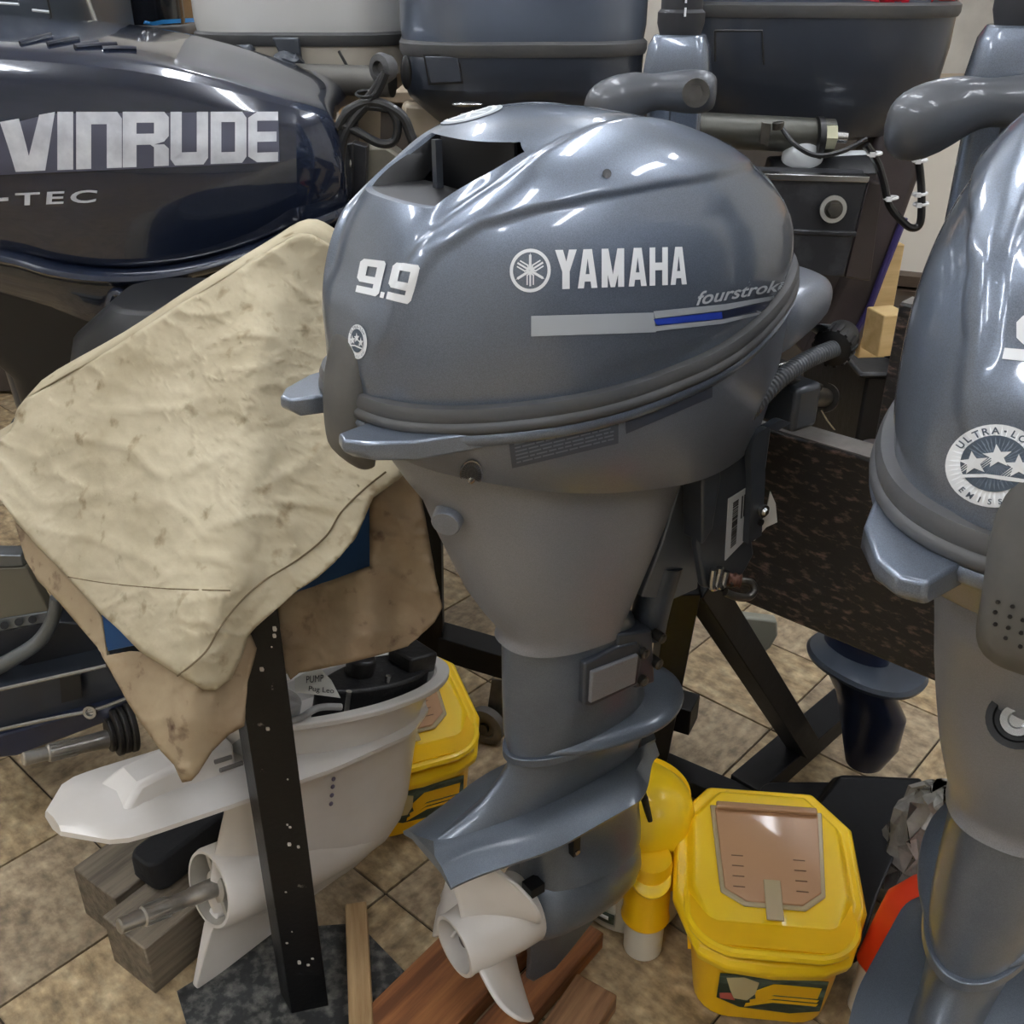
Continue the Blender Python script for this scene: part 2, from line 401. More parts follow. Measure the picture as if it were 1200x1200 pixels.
def make_cowl(parent):
    out = cowl_outline(); rings = []; M = 130
    for j in range(M + 1):
        tt = j / M; a = tt * math.pi / 2; h = math.sin(a) ** (2 / 2.9); r = math.cos(a) ** (2 / 2.9) if j < M else 0
        if j == M: continue
        ring = []
        for u0, v0 in out:
            cu = .18
            u = cu + (u0 - cu) * r * (1 - .03 * h); v = v0 * r * (1 + .05 * math.sin(math.pi * min(h, 1)) )
            z = zseam(u0) * (1 - h) + ztop(u) * h
            ring.append([u, v, z])
        rings.append(ring)
    P = [[Vector(p) for p in r] for r in rings]; n = len(out); D = [list(r) for r in P]
    for j in range(M):
        for i in range(n):
            p = P[j][i]; du = P[j][(i + 1) % n] - P[j][i - 1]; dv = P[min(j + 1, M - 1)][i] - P[max(j - 1, 0)][i]
            nn = du.cross(dv); nn = nn.normalized() if nn.length > 1e-9 else Vector((0, 0, 1))
            if nn.dot(p - Vector((.2, 0, .95))) < 0: nn = -nn
            u, v, z = p; d = 0; av = abs(v)
            d -= .0035 * smooth(-.003, .003, arcd(u, z)) * smooth(.03, .055, av)            # side panel
            ws = .05 + .03 * smooth(.98, 1.1, z) - .03 * smooth(.08, .30, u)                 # centre strip
            d -= .0065 * (1 - smooth(ws - .005, ws + .005, av)) * smooth(.36, .25, u) * smooth(.965, 1.0, z)
            # swept scoop ahead of the arc
            q = Vector((u - .055, z - 1.062)); e = Vector((.88, .47)).normalized(); al = q.dot(e); ac = q.dot(Vector((-e.y, e.x)))
            w_ = .016 * (1 - smooth(-.01, .065, al)) + .003
            d -= smooth(.052, .075, av) * .007 * smooth(-.055, -.02, al) * smooth(.075, .02, al) * smooth(-.022, -.004, ac) * (1 - smooth(.004, .010, ac))
            if j < 3: d -= .002 * (3 - j) / 3
            D[j][i] = p + nn * d
    b = MB(); b.loft([[(p.x, -p.y, p.z) for p in r] for r in D], cap0=True, cap1=True)
    o = b.build('cowling', paint, parent, ang=30, recalc=True)
    return o
def ring_band(b, path, prof, closed=True):
    """sweep a 2D profile (outward, up) along a closed outline of (u,v,z)"""
    n = len(path); rings = []
    for i, p in enumerate(path):
        p = Vector(p); d = Vector(path[(i+1) % n]) - Vector(path[i-1]); nn = Vector((d.y, -d.x, 0)).normalized()
        rings.append([(p.x + nn.x * a, -(p.y + nn.y * a), p.z + h) for a, h in prof])
    rings.append(rings[0]); return b.loft(rings, closed=True, cap0=False, cap1=False)
def section(ur, uf, hw, z, k=40, nr=1.4, nf=2.4, hr=None):
    """waterline of a strut: pointed aft, blunt forward"""
    um = ur + (uf - ur) * .58; out = []
    for i in range(k):
        t = 2 * math.pi * i / k; c, s = math.cos(t), math.sin(t); n = nf if c > 0 else nr
        a = (uf - um) if c > 0 else (um - ur)
        out.append((um + a * math.copysign(abs(c) ** (2 / n), c), -hw * math.copysign(abs(s) ** (2 / n), s), z))
    return out
def make_propeller(parent, c=(.118, 0, .196), R=.112, m=None):
    m = m or white_paint; c = Vector(c)
    b = MB(); b.lathe(c + Vector((.055, 0, 0)), (-1, 0, 0), [(0, .040), (.006, .044), (.03, .044), (.07, .041), (.098, .0375), (.104, .0385), (.107, .0375), (.107, .033), (.06, .032)], n=40, cap1=False)
    b.cyl(c + Vector((.0, 0, 0)), c + Vector((-.002, 0, 0)), .031)
    pr = b.build('propeller', m, parent)
    for k, a0 in enumerate((330, 210, 90)):
        rings = []
        for i in range(15):
            r = .030 + (R - .030) * i / 14; f = i / 14
            span = math.radians(72) * (1 - .25 * f) * (math.sqrt(max(0, 1 - max(0, (f - .55) / .45) ** 2.2)) if i < 14 else .12); ring = []
            for j in range(17):
                s = j / 16 - .5; th = math.radians(a0) + s * span + .45 * f * f
                x = -s * span * .062 * (1 + .1 * f) - .010 * f
                camber = .004 * (1 - 4 * s * s)
                ring.append(c + Vector((x + camber, r * math.sin(th), r * math.cos(th))))
            rings.append(ring)
        q = MB(); q.loft(rings, closed=False); q.build('blade', m, pr, solid=.004, ang=60)
    b = MB(); b.cyl(c + Vector((-.0, 0, 0)), c + Vector((-.040, 0, 0)), .008); b.cyl(c + Vector((-.002, 0, 0)), c + Vector((-.026, 0, 0)), .0155, n=6); b.build('propeller_nut', dsteel, pr)
    return pr
def tiller(parent, base, yaw=0, arm=.28):
    """folded-up tiller: post, head with shift lever, twist grip"""
    M = Matrix.Rotation(yaw, 4, 'Z'); B = Vector(base) - Vector((0, 0, .03))
    T_ = lambda x, y, z: B + M @ Vector((x, y, z))
    def tb(b): bmesh.ops.transform(b.bm, matrix=Matrix.Translation(B) @ M, verts=b.bm.verts); return b
    b = MB(); b.loft([[(x, y, z) for x, y in rrect(.036, .056, .008)] for z in (-arm, .035)]); b.box((-.020, -.012, .018 - arm / 2), (.012, .03, arm + .03)); tp = tb(b).build('tiller_arm', paint, parent, bevel=.002)
    b = MB(); b.loft([[(x, y, z) for x, y in rrect(w_, d_, .012)] for z, w_, d_ in ((.030, .05, .062), (.05, .06, .07), (.085, .055, .06), (.095, .045, .05))]); tb(b).build('tiller_head', paint, parent, bevel=.002)
    prof = [(.095, .021), (.105, .024), (.115, .024), (.118, .021), (.135, .021), (.138, .024), (.25, .024), (.262, .018)]
    b = MB(); b.lathe((0, 0, 0), (0, 0, 1), prof, n=28); 
    for k in range(14):
        a = 2 * math.pi * k / 14; b.bar((.024 * math.cos(a), .024 * math.sin(a), .142), (.024 * math.cos(a), .024 * math.sin(a), .246), .004, .003, up=(math.cos(a), math.sin(a), 0))
    g = tb(b).build('twist_grip', mat('grip_rubber', '#2b2c30', .6), parent)
    b = MB()
    for z0 in (.112, .124):
        b.bar((-.0245, -.006, z0), (-.0245, -.006, z0 + .008), .002, .001, up=(1, 0, 0))
    tb(b).build('grip_mark', white_print, g)
    # shift lever: bulb handle reaching across (+y) from its pivot
    rings = []
    tab = [(-.045, .010, .012), (-.04, .017, .019), (-.02, .019, .022), (.01, .016, .019), (.03, .014, .017), (.045, .016, .019), (.06, .021, .025), (.085, .025, .030), (.11, .023, .028), (.125, .016, .020), (.131, .006, .008)]
    for y, rx, rz_ in tab:
        rings.append([(-.045 + rx * math.cos(t) - .0, -.03 + (y + .03) * (.74 if y > -.03 else 1), .045 + rz_ * math.sin(t) - .02 * smooth(.02, .12, y)) for t in [2 * math.pi * i / 24 for i in range(24)]])
    b = MB(); b.loft(rings); lv = tb(b).build('shift_lever', mat('lever_plastic', '#4d5055', .42, .2, .3), parent, sub=1, ang=80)
    b = MB(); b.cyl((-.062, -.026, .046), (-.068, -.026, .046), .0135, n=20); b.cyl((-.066, -.026, .046), (-.071, -.026, .046), .008, n=6); tb(b).build('lever_bolt', dsteel, lv)
def make_motor(name, label, loc, phi, group=None, sc_=1, z=0):
    root = thing(name, label, 'outboard motor', (loc[0], loc[1], z), math.radians(phi), group); root.scale = (sc_,) * 3
    INV[root.name] = (Matrix.Translation((loc[0], loc[1], z)) @ Matrix.Rotation(math.radians(phi), 4, 'Z') @ Matrix.Scale(sc_, 4)).inverted()
    cow = make_cowl(root)
    # air intake: a recess cut in the centre strip, with a dark liner and a rib
    E = E0
    zA, zB = 1.046, 1.086
    pr = [(-.1, zA), (.052, zA), (.118, zA + .004), (.1, zB), (-.1, zB)]
    bm = bmesh.new(); bm.from_mesh(cow.data)
    ya, yb = .050, .066      # half widths at the foot and head of the opening
    def region(): return [f for f in bm.faces if f.calc_center_median().x < .14 and abs(f.calc_center_median().y) < .09 and 1.02 < f.calc_center_median().z < 1.105]
    sl = (yb - ya) / (zB - zA)
    for co, no in (((0, 0, zA), (0, 0, 1)), ((0, 0, zB), (0, 0, 1)), ((0, ya, zA), (0, 1, -sl)), ((0, -ya, zA), (0, -1, -sl)), ((0, yb - .010, zB), (0, .75, 1)), ((0, -yb + .010, zB), (0, -.75, 1))):
        fs = region(); g = set(fs); [g.update(f.edges) for f in fs]; [g.update(f.verts) for f in fs]
        bmesh.ops.bisect_plane(bm, geom=list(g), plane_co=co, plane_no=no)
    dl = []
    for f in region():
        c = f.calc_center_median(); zz = min(zB, zB - (abs(c.y) - (yb - .010)) * .75)
        if c.x < .12 and zA < c.z < zz and abs(c.y) < ya + sl * (c.z - zA): dl.append(f)
    bmesh.ops.delete(bm, geom=dl, context='FACES')
    ed = [e for e in bm.edges if e.is_boundary and all(v.co.z > 1.03 and v.co.x < .13 for v in e.verts)]
    ex_ = bmesh.ops.extrude_edge_only(bm, edges=ed)
    for v in ex_['geom']:
        if isinstance(v, bmesh.types.BMVert): v.co.x += .006; v.co.y *= .985; v.co.z += .0006 if v.co.z < 1.066 else -.0006
    e2_ = [e for e in ex_['geom'] if isinstance(e, bmesh.types.BMEdge)]
    ex2 = bmesh.ops.extrude_edge_only(bm, edges=e2_)
    for v in ex2['geom']:
        if isinstance(v, bmesh.types.BMVert): v.co.x = max(v.co.x, .05) + .045; v.co.y *= .93
    dark = [f for f in ex2['geom'] if isinstance(f, bmesh.types.BMFace)]
    if not dark: dark = list({f for v in ex2['geom'] if isinstance(v, bmesh.types.BMVert) for f in v.link_faces})
    for f in dark: f.material_index = 1
    bmesh.ops.recalc_face_normals(bm, faces=bm.faces)
    cow.data.materials.append(blackm); bm.to_mesh(cow.data); bm.free()
    for p in cow.data.polygons: p.use_smooth = True
    cow.data.set_sharp_from_angle(angle=math.radians(30))
    b = MB(); b.box((.116, 0, 1.062), (.003, .102, .046))
    li = b.build('air_intake', blackm, cow)
    b = MB(); b.box((.085, .010, 1.065), (.006, .006, .036)); b.build('intake_rib', bracket_m, cow)
    # rubber seal
    ol = [(u, v, zseam(u)) for u, v in cowl_outline(160)]
    b = MB(); prof = [(-.006, .004), (.002, .003), (.0045, -.003), (.003, -.008), (.0055, -.010), (.006, -.014), (.003, -.018), (-.008, -.019)]
    ring_band(b, ol, prof); b.build('rubber_seal', rubber, root, ang=50)
    # lower cowl
    rings = []; o1 = cowl_outline(120)
    def trayz(u): return spl([(-.05, .86), (.0, .848), (.06, .829), (.13, .806), (.22, .784), (.33, .766), (.5, .76)], u)
    def trayo(f):
        r = []
        for u, v in o1:
            sc_ = 1 - .03 * f - .20 * f ** 2.2; uu = .215 + (u - .215) * (1 - .035 * f - .06 * f * f) + .012 * f
            zt = zseam(u) - .021; zb = trayz(uu); r.append((uu, -v * sc_, zt + (zb - zt) * f))
        return r
    rings = [trayo(f) for f in (0, .06, .15, .3, .45, .6, .75, .88, .97, 1)]
    b = MB(); b.loft(rings); tr = b.build('lower_cowl', mat('tray_paint', '#727985', .36, .35, .5, c2='#75777e', scale=4, amt=.6, rv=.08, coat_rough=.15), root, ang=40)
    flakes(MATS['tray_paint'], 2000, .15) if 'fl' not in globals() else None; globals()['fl'] = 1
    # shelf under the seal
    b = MB(); ring_band(b, [(u, v, zseam(u) - .0185) for u, v in cowl_outline(160)], [(-.01, .001), (.0035, .0005), (.005, -.002), (.003, -.008), (-.006, -.014)]); b.build('rim_shelf', paint, root, ang=50)
    # two grab horns at the stern
    for s in (-1, 1):
        b = MB(); z0 = .874
        pts = [(.05, s * .1, z0), (-.005, s * .088, z0), (-.036, s * .07, z0), (-.047, s * .055, z0), (-.044, s * .042, z0), (-.01, s * .034, z0), (.06, s * .03, z0)]
        b.loft([[(x, y, z + .012 + .002 * (x < 0)) for x, y, z in pts], [(x * 1.02 if x < 0 else x, y, z + .005) for x, y, z in pts], [(x * .8 if x < 0 else x, y, z - .003) for x, y, z in pts]])
        b.build('grab_lip', paint, root, bevel=.0025, seg=3)
    # latch
    rings = []
    for z, wd, uo, th in ((.953, .010, -.008, .006), (.947, .019, -.014, .016), (.93, .0255, -.021, .024), (.905, .0265, -.028, .032), (.885, .023, -.031, .036), (.862, .022, -.031, .036), (.853, .021, -.029, .032), (.840, .018, -.018, .022), (.832, .010, -.008, .012)):
        rings.append([(uo + th / 2 + th / 2 * math.copysign(abs(math.cos(t)) ** .75, math.cos(t)), wd * math.copysign(abs(math.sin(t)) ** .75, math.sin(t)), z) for t in [2 * math.pi * i / 28 for i in range(28)]])
    b = MB(); b.loft(rings); b.build('latch', latch_m, root, sub=1, ang=60)
    # drain hole in the lower cowl
    # upper housing
    tab = [(.850, .028, .40, .080), (.815, .030, .37, .083), (.79, .045, .345, .084), (.765, .062, .334, .082), (.735, .075, .327, .078), (.70, .089, .317, .072), (.66, .104, .303, .064), (.625, .122, .290, .056), (.603, .137, .281, .0515), (.594, .141, .278, .050), (.585, .138, .280, .0495)]
    rings = []
    for z, ur, uf, hw in tab:
        rg = section(ur, uf, hw, z, k=64, nr=2.4, nf=3.0)
        rings.append([(x, y, z + .0 + (.05 * (.2 - x) if z > .74 else -.10 * (x - .2) * smooth(.70, .6, z))) for x, y, z in rg])
    b = MB(); b.loft(rings); hs = b.build('upper_housing', housing, root, ang=50)
    b = MB(); p = Vector((.077, -.035, .735)); b.lathe((.058, -.030, .775), (-.75, -.62, -.2), [(-.01, .014), (.004, .0135), (.006, .012)], n=24); b.build('plug', MATS['tray_paint'], root)
    # leg
    tab = [(.600, .142, .285, .047), (.58, .142, .30, .047), (.52, .142, .315, .047), (.47, .143, .325, .046), (.445, .147, .33, .044), (.425, .143, .333, .041), (.41, .128, .335, .038), (.395, .108, .337, .034), (.385, .085, .338, .031), (.378, .058, .338, .029), (.372, .036, .338, .028)]
    rings = [section(ur, uf, hw, z, k=64, nr=2.0 if z > .44 else 1.5, nf=2.6) for z, ur, uf, hw in tab]
    b = MB(); b.loft(rings); lg = b.build('exhaust_leg', leg_paint, root, ang=50)
    b = MB(); rg = section(.1415, .331, .0475, .447, k=64, nr=2.0, nf=2.6); rg2 = [(x, y, .437) for x, y, z in rg]; b.loft([rg, rg2]); b.build('joint_seam', leg_paint, root, bevel=.001)
    # splash plate
    out = []
    for i in range(60):
        t = 2 * math.pi * i / 60; c, s = math.cos(t), math.sin(t)
        out.append((.30 + (.084 if c > 0 else .15) * c, .070 * math.copysign(abs(s) ** (1 if c > 0 else 1.4), s)))
    b = MB(); b.loft([[(x * 1 if 1 else x, y, .447 + .10 * (x - .2) * .25) for x, y in [(.262 + (x - .262) * f, y * f) for x, y in out]] if 0 else [(.30 + (x - .30) * f, y * f, .449 + dz) for x, y in out] for f, dz in ((.5, .016), (.8, .009), (.985, .004), (1, .001), (.985, -.002), (.6, -.006))])
    b.build('splash_plate', leg_paint, root, ang=50)
    # anti-ventilation plate: swept outline, raised spine, turned-down edges
    N_ = 40; rings = []
    for i in range(N_ + 1):
        u = .036 + (.352 - .036) * i / N_; f = i / N_
        hw = .05 + .022 * smooth(0, .45, f) - .001 - .045 * smooth(.72, 1, f) ** 1.5
        lead = .016 * (1 - smooth(0, .05, f)); dz = .012 * smooth(0, .3, f)
        zt = .376; z1 = .372 - .002; ed = .360
        uu = lambda y: u + (.012 * abs(y) / .06 if i == 0 else 0)
        rings.append([(u + .01, 0, zt), (u, -.018, zt - .001), (u, -hw * .66, z1), (u - .0, -hw, ed - .004), (u, -hw + .001, ed - .008), (u, -hw * .6, ed), (u, 0, ed), (u, hw * .6, ed), (u, hw - .001, ed - .008), (u, hw, ed - .004), (u, hw * .66, z1), (u, .018, zt - .001)])
    b = MB(); b.loft(rings); b.build('cavitation_plate', leg_paint, root, ang=25)
    # gearcase strut, torpedo and skeg in one casting
    b = MB(); tab = [(.372, .150, .340, .033), (.34, .166, .341, .030), (.30, .171, .342, .030), (.27, .172, .343, .034), (.25, .170, .343, .045), (.235, .168, .342, .05)]
    b.loft([section(ur, uf, hw, z, k=48, nr=2.2, nf=2.0) for z, ur, uf, hw in tab])
    b.lathe((.168, 0, .196), (1, 0, 0), [(0, .040), (.004, .047), (.03, .053), (.07, .056), (.11, .054), (.14, .047), (.158, .036), (.170, .022), (.177, .008), (.178, .002)], n=44, sy=1.0)
    gc = b.build('gearcase', leg_paint, root, ang=50)
    b = MB(); sk = [(.172, .165), (.176, .098), (.172, .062), (.182, .048), (.218, .046), (.24, .060), (.285, .10), (.315, .165)]
    b.loft([[(x, s * (.010 if z > .12 else .005 if z > .08 else .0025), z) for x, z in sk] for s in (-1, 1)]); b.build('skeg', leg_paint, root, bevel=.002)
    wi = E.pt(675, 990, .034); b = MB(); b.box(wi + Vector((0, .004, 0)), (.010, .012, .032)); a = b.build('water_inlet', blackm, root)
    b = MB(); b.cyl(wi + Vector((0, 0, -.010)), wi + Vector((0, -.004, -.010)), .0035, n=14); b.build('screw', chrome, a)
    b = MB(); b.lathe((.168, 0, .196), (-1, 0, 0), [(-.01, .042), (.0, .042), (.004, .037), (.006, .02)], n=32); b.box((.166, -.02, .247), (.02, .018, .014)); b.build('bearing_carrier', blackm, root)
    make_propeller(root)
    # mount cover on the leg
    b = MB(); pts = [E.pt(685, 778, .052), E.pt(684, 827, .052), E.pt(693, 829, .052), E.pt(748, 803, .052), E.pt(754, 766, .052), E.pt(748, 752, .052), E.pt(724, 758, .052)]
    b.prism(pts, (0, .02, 0)); mc = b.build('mount_cover', bracket_m, root, bevel=.003, seg=3)
    b = MB(); pts = [E.pt(694, 788, .056), E.pt(692, 825, .056), E.pt(745, 801, .056), E.pt(749, 767, .056)]; b.prism(pts, (0, .01, 0)); b.build('cover_panel', housing, mc, bevel=.002, seg=3)
    b = MB(); pts = [E.pt(722, 762, .05), E.pt(725, 744, .05), E.pt(765, 738, .05), E.pt(768, 800, .05), E.pt(745, 808, .05)]; b.prism(pts, (0, .03, 0)); b.build('lower_mount', bracket_m, root, bevel=.003)
    for px, py in ((774, 747), (770, 777), (753, 797), (754, 765)):
        p = E.pt(px, py, .052); b = MB(); b.cyl(p + Vector((0, .01, 0)), p + Vector((0, -.004, 0)), .0062, n=16); b.ell(p + Vector((0, -.004, 0)), (.0045, .002, .0045), n=12, m=6); b.build('mount_bolt', dsteel, root)
    return root, cow, tr
motor, cow, tray = make_motor('outboard_motor', 'large slate blue outboard marked 9.9 with white propeller, in the centre', (E0.o.x, E0.o.y), 36)
# ---- prints on the main cowling
SC = surf(cow)
yq = ((650, 293), (804, 289), (804, 333), (650, 339))
GL = {'Y': [[(0, 1), (.36, 1), (.66, .42), (.34, .42)], [(.64, 1), (1, 1), (.66, .42), (.46, .56)], [(.33, 0), (.67, 0), (.67, .46), (.33, .46)]],
 'A': [[(0, 0), (.31, 0), (.56, 1), (.28, 1)], [(.69, 0), (1, 0), (.72, 1), (.44, 1)], [(.25, .17), (.75, .17), (.70, .36), (.30, .36)]],
 'M': [[(0, 0), (.27, 0), (.27, 1), (0, 1)], [(.73, 0), (1, 0), (1, 1), (.73, 1)], [(.0, 1), (.30, 1), (.60, 0), (.40, 0)], [(.70, 1), (1, 1), (.60, 0), (.40, 0)]],
 'H': [[(0, 0), (.31, 0), (.31, 1), (0, 1)], [(.69, 0), (1, 0), (1, 1), (.69, 1)], [(.31, .40), (.69, .40), (.69, .60), (.31, .60)]]}
ps = []
for ch, x0, x1 in (('Y', 0, .165), ('A', .172, .322), ('M', .353, .524), ('A', .558, .695), ('H', .717, .856), ('A', .877, 1.0)): ps += [[(x0 + (x1 - x0) * x, y) for x, y in g] for g in GL[ch]]
V2, F2 = polys2d(ps); pxdecal('maker_lettering', V2, F2, white_print, cow, SC, *yq, maxe=.05)
def ringpoly(cx, cy, r0, r1, n=40, a0=0, a1=360):
    out = []
    for i in range(n):
        t, t2 = (math.radians(a0 + (a1 - a0) * j / n) for j in (i, i + 1))
        out.append([(cx + r * math.cos(a), cy + r * math.sin(a)) for r, a in ((r0, t), (r1, t), (r1, t2), (r0, t2))])
    return out
def strip(p, q, w):
    dx, dy = q[0] - p[0], q[1] - p[1]; l = math.hypot(dx, dy); nx, ny = -dy / l * w / 2, dx / l * w / 2
    return [(p[0] + nx, p[1] + ny), (p[0] - nx, p[1] - ny), (q[0] - nx, q[1] - ny), (q[0] + nx, q[1] + ny)]
polys = ringpoly(.5, .5, .42, .5) + ringpoly(.5, .5, .0, .07, 12)
for k in range(3):
    a = math.radians(90 + 120 * k); d = (math.cos(a), math.sin(a)); nn = (-d[1], d[0])
    P_ = lambda f, s: (.5 + d[0] * f + nn[0] * s, .5 + d[1] * f + nn[1] * s)
    polys += [strip(P_(-.36, 0), P_(.02, 0), .045), strip(P_(.0, 0), P_(.36, 0), .06), [P_(.28, .03), P_(.41, 0), P_(.28, -.03)]]
    polys += [strip(P_(-.33, .075), P_(-.10, .075), .032), strip(P_(-.33, -.075), P_(-.10, -.075), .032), strip(P_(-.12, -.09), P_(-.05, 0), .035), strip(P_(-.12, .09), P_(-.05, 0), .035)]
V2, F2 = polys2d(polys); pxdecal('maker_emblem', V2, F2, white_print, cow, SC, (597, 292), (645, 291), (645, 342), (597, 343))
V2, F2, _ = text2d('fourstroke', bold=.018, shear=.35); pxdecal('stroke_lettering', V2, F2, silver_print, cow, SC, (815, 342), (923, 326), (922, 339), (815, 358))
silv2 = mat('silver_stripe', '#b9c0c7', .35, .2)
pxpoly('stripe', [(622, 370), (765, 366), (768, 389), (622, 394)], silv2, cow, SC); pxpoly('stripe', [(765, 364.5), (850, 356), (925, 343), (938, 338), (936, 344), (850, 363), (767, 373)], silv2, cow, SC)
pxpoly('blue_stripe', [(765, 374), (845, 365), (846, 373), (770, 381)], blue_print, cow, SC); pxpoly('navy_stripe', [(845, 365), (925, 350), (912, 358), (846, 373)], navy_print, cow, SC)
pxpoly('stripe', [(767, 382), (846, 374), (905, 362), (898, 366), (846, 379), (767, 388)], silv2, cow, SC)
# blocky numerals
def nine(x0, w_=.36):
    f = lambda x, y: (x0 + w_ * x, y)
    R = lambda a, b, c, d: [f(a, b), f(c, b), f(c, d), f(a, d)]
    return [[f(.12, 1), f(0, .9), f(0, .42), f(.12, .32), f(.32, .32), f(.32, 1)], R(.32, .80, .70, 1), R(.32, .32, .70, .52), [f(.70, 1), f(.92, 1), f(1, .93), f(1, .1), f(.88, 0), f(.70, 0)], R(.05, 0, .70, .2), [f(.46, .6), f(.46, .6), f(.46, .6)]][:5]
V2, F2 = polys2d(nine(0, .43) + [[(.455, 0), (.525, 0), (.525, .16), (.455, .16)]] + nine(.55, .45)); pxdecal('power_numerals', V2, F2, white_print, cow, SC, (424, 303), (493, 311), (481, 357), (416, 342), maxe=.04)
def star(cx, cy, r, rot=0):
    out = []
    for k in range(5):
        a = math.radians(90 + rot + 72 * k); b_ = a + math.radians(36); c_ = a - math.radians(36)
        out.append([(cx, cy), (cx + r * .42 * math.cos(c_), cy + r * .42 * math.sin(c_)), (cx + r * math.cos(a), cy + r * math.sin(a)), (cx + r * .42 * math.cos(b_), cy + r * .42 * math.sin(b_))])
    return out
def arc_text(s, cx, cy, r, a0, a1, size, flip=False, bold=.02):
    V_, F_ = [], []
    for i, ch in enumerate(s):
        if ch == ' ': continue
        a = math.radians(a0 + (a1 - a0) * (i + .5) / len(s))
        try: v, f, asp = text2d(ch, bold=bold)
        except Exception: continue
        wd = size * min(asp, 1.0) if ch not in '.-' else size * .3; ht = size if ch not in '.-' else size * .25
        off = 0 if ch not in '.-' else .4 * size
        base = len(V_)
        for x, y in v:
            lx, ly = (x - .5) * wd, (y * ht + off - size / 2)
            if flip: rr = r - ly; X = cx + rr * math.cos(a) - math.sin(a) * lx; Y = cy + rr * math.sin(a) + math.cos(a) * lx
            else: rr = r + ly; X = cx + rr * math.cos(a) + math.sin(a) * lx; Y = cy + rr * math.sin(a) - math.cos(a) * lx
            V_.append((X, Y))
        F_ += [[j + base for j in q] for q in f]
    return V_, F_
sticker_dark = mat('sticker_dark', '#4c5866', .4)
def emission_sticker(parent, sf, tl, tr, br, bl, label=None):
    V2, F2 = polys2d(ringpoly(.5, .5, 0, .5, 48)); st = pxdecal('emission_sticker', V2, F2, white_print, parent, sf, tl, tr, br, bl, label=label)
    V2, F2 = polys2d(ringpoly(.5, .53, 0, .34, 40)); pxdecal('sticker_field', V2, F2, sticker_dark, parent, sf, tl, tr, br, bl, eps=.0014)
    ps = star(.30, .54, .15, 8) + star(.53, .62, .15, 5) + star(.74, .50, .15, 0) + [[(.16, .36), (.42, .37), (.62, .33), (.84, .30), (.84, .34), (.62, .38), (.42, .41), (.20, .40)]]
    for cx, cy in ((.30, .54), (.53, .62), (.74, .50)):
        for k in range(3): ps.append([(cx - .2, cy - .19 + .03 * k), (cx - .06, cy - .07 + .03 * k), (cx - .01, cy - .045 + .03 * k), (cx - .06, cy - .055 + .03 * k)])
    V2, F2 = polys2d(ps); pxdecal('star', V2, F2, white_print, parent, sf, tl, tr, br, bl, eps=.002)
    V2, F2 = arc_text('ULTRA-LOW', .5, .5, .425, 150, 30, .085); pxdecal('sticker_lettering', V2, F2, sticker_dark, parent, sf, tl, tr, br, bl, eps=.0012)
    V2, F2 = arc_text('EMISSION', .5, .5, .43, 215, 325, .065, flip=True); pxdecal('sticker_lettering', V2, F2, sticker_dark, parent, sf, tl, tr, br, bl, eps=.0012)
emission_sticker(cow, SC, (409, 379), (431, 381), (431, 422), (409, 419))
# round rear plate on top of the cowling and the rope hole
V2, F2 = polys2d(ringpoly(.5, .5, 0, .5, 40)); pxdecal('top_plate', V2, F2, silv2, cow, SC, (520, 131), (592, 119), (586, 134), (506, 152), label='round scuffed silver maker plate')
V2, F2 = polys2d(ringpoly(.5, .5, .34, .42, 40) + ringpoly(.5, .5, 0, .05, 10) + [strip((.5 + .3*math.cos(a), .5 + .3*math.sin(a)), (.5 - .3*math.cos(a), .5 - .3*math.sin(a)), .07) for a in (math.radians(q) for q in (30, 90, 150))]); pxdecal('plate_emblem', V2, F2, white_print, cow, SC, (520, 131), (592, 119), (586, 134), (506, 152), eps=.0012)
V2, F2 = polys2d(ringpoly(.5, .5, 0, .5, 20)); pxdecal('screw_hole', V2, F2, blackm, cow, SC, (705.5, 198.5), (716, 198.5), (716, 209.5), (705.5, 209.5))
# ---- lower cowl prints and hole
SL = surf(tray)
lab_m = mat('warning_label', '#474d58', .45); lab_t = mat('label_text', '#6d7480', .5)
pxpoly('warning_label', [(594, 503), (724, 471), (724, 519), (600, 548)], lab_m, tray, SL); ps = []
random.seed(3)
for k in range(9):
    x = .03
    while x < .95:
        w_ = random.uniform(.04, .12); ps.append([(x, .92 - k * .1), (min(.97, x + w_), .92 - k * .1), (min(.97, x + w_), .88 - k * .1), (x, .88 - k * .1)]); x += w_ + .015
V2, F2 = polys2d(ps); pxdecal('label_lines', V2, F2, lab_t, tray, SL, (596, 504), (722, 473), (722, 517), (602, 546), maxe=.2, eps=.0012)
pxpoly('warning_label', [(731, 470), (834, 433), (834, 465), (733, 508)], mat('warning_label_dark', '#3b414d', .4), tray, SL)
p = onp(552, 555, E0.o + E0.v * .1, E0.v); h = hitmap(SL)(552, 555)
V2, F2 = polys2d(ringpoly(.5, .5, 0, .5, 28)); dh = pxdecal('drain_hole_shade', V2, F2, mat('hole_shade', '#0c0d10', .3, 0, .5), tray, SL, (539, 538), (566, 538), (566, 571), (539, 571))  # flat dark disc on the surface, painting the shade inside the recess
V2, F2 = polys2d(ringpoly(.5, .5, .44, .5, 28)); pxdecal('hole_rim', V2, F2, chrome, dh, SL, (539, 538), (566, 538), (566, 571), (539, 571), eps=.0012)
b = MB(); b.lathe(hitmap(SL)(553, 561), (.1, -1, -.3), [(0, .004), (.0015, .0035), (.002, .001)], n=20); b.build('drain_screw', chrome, dh)
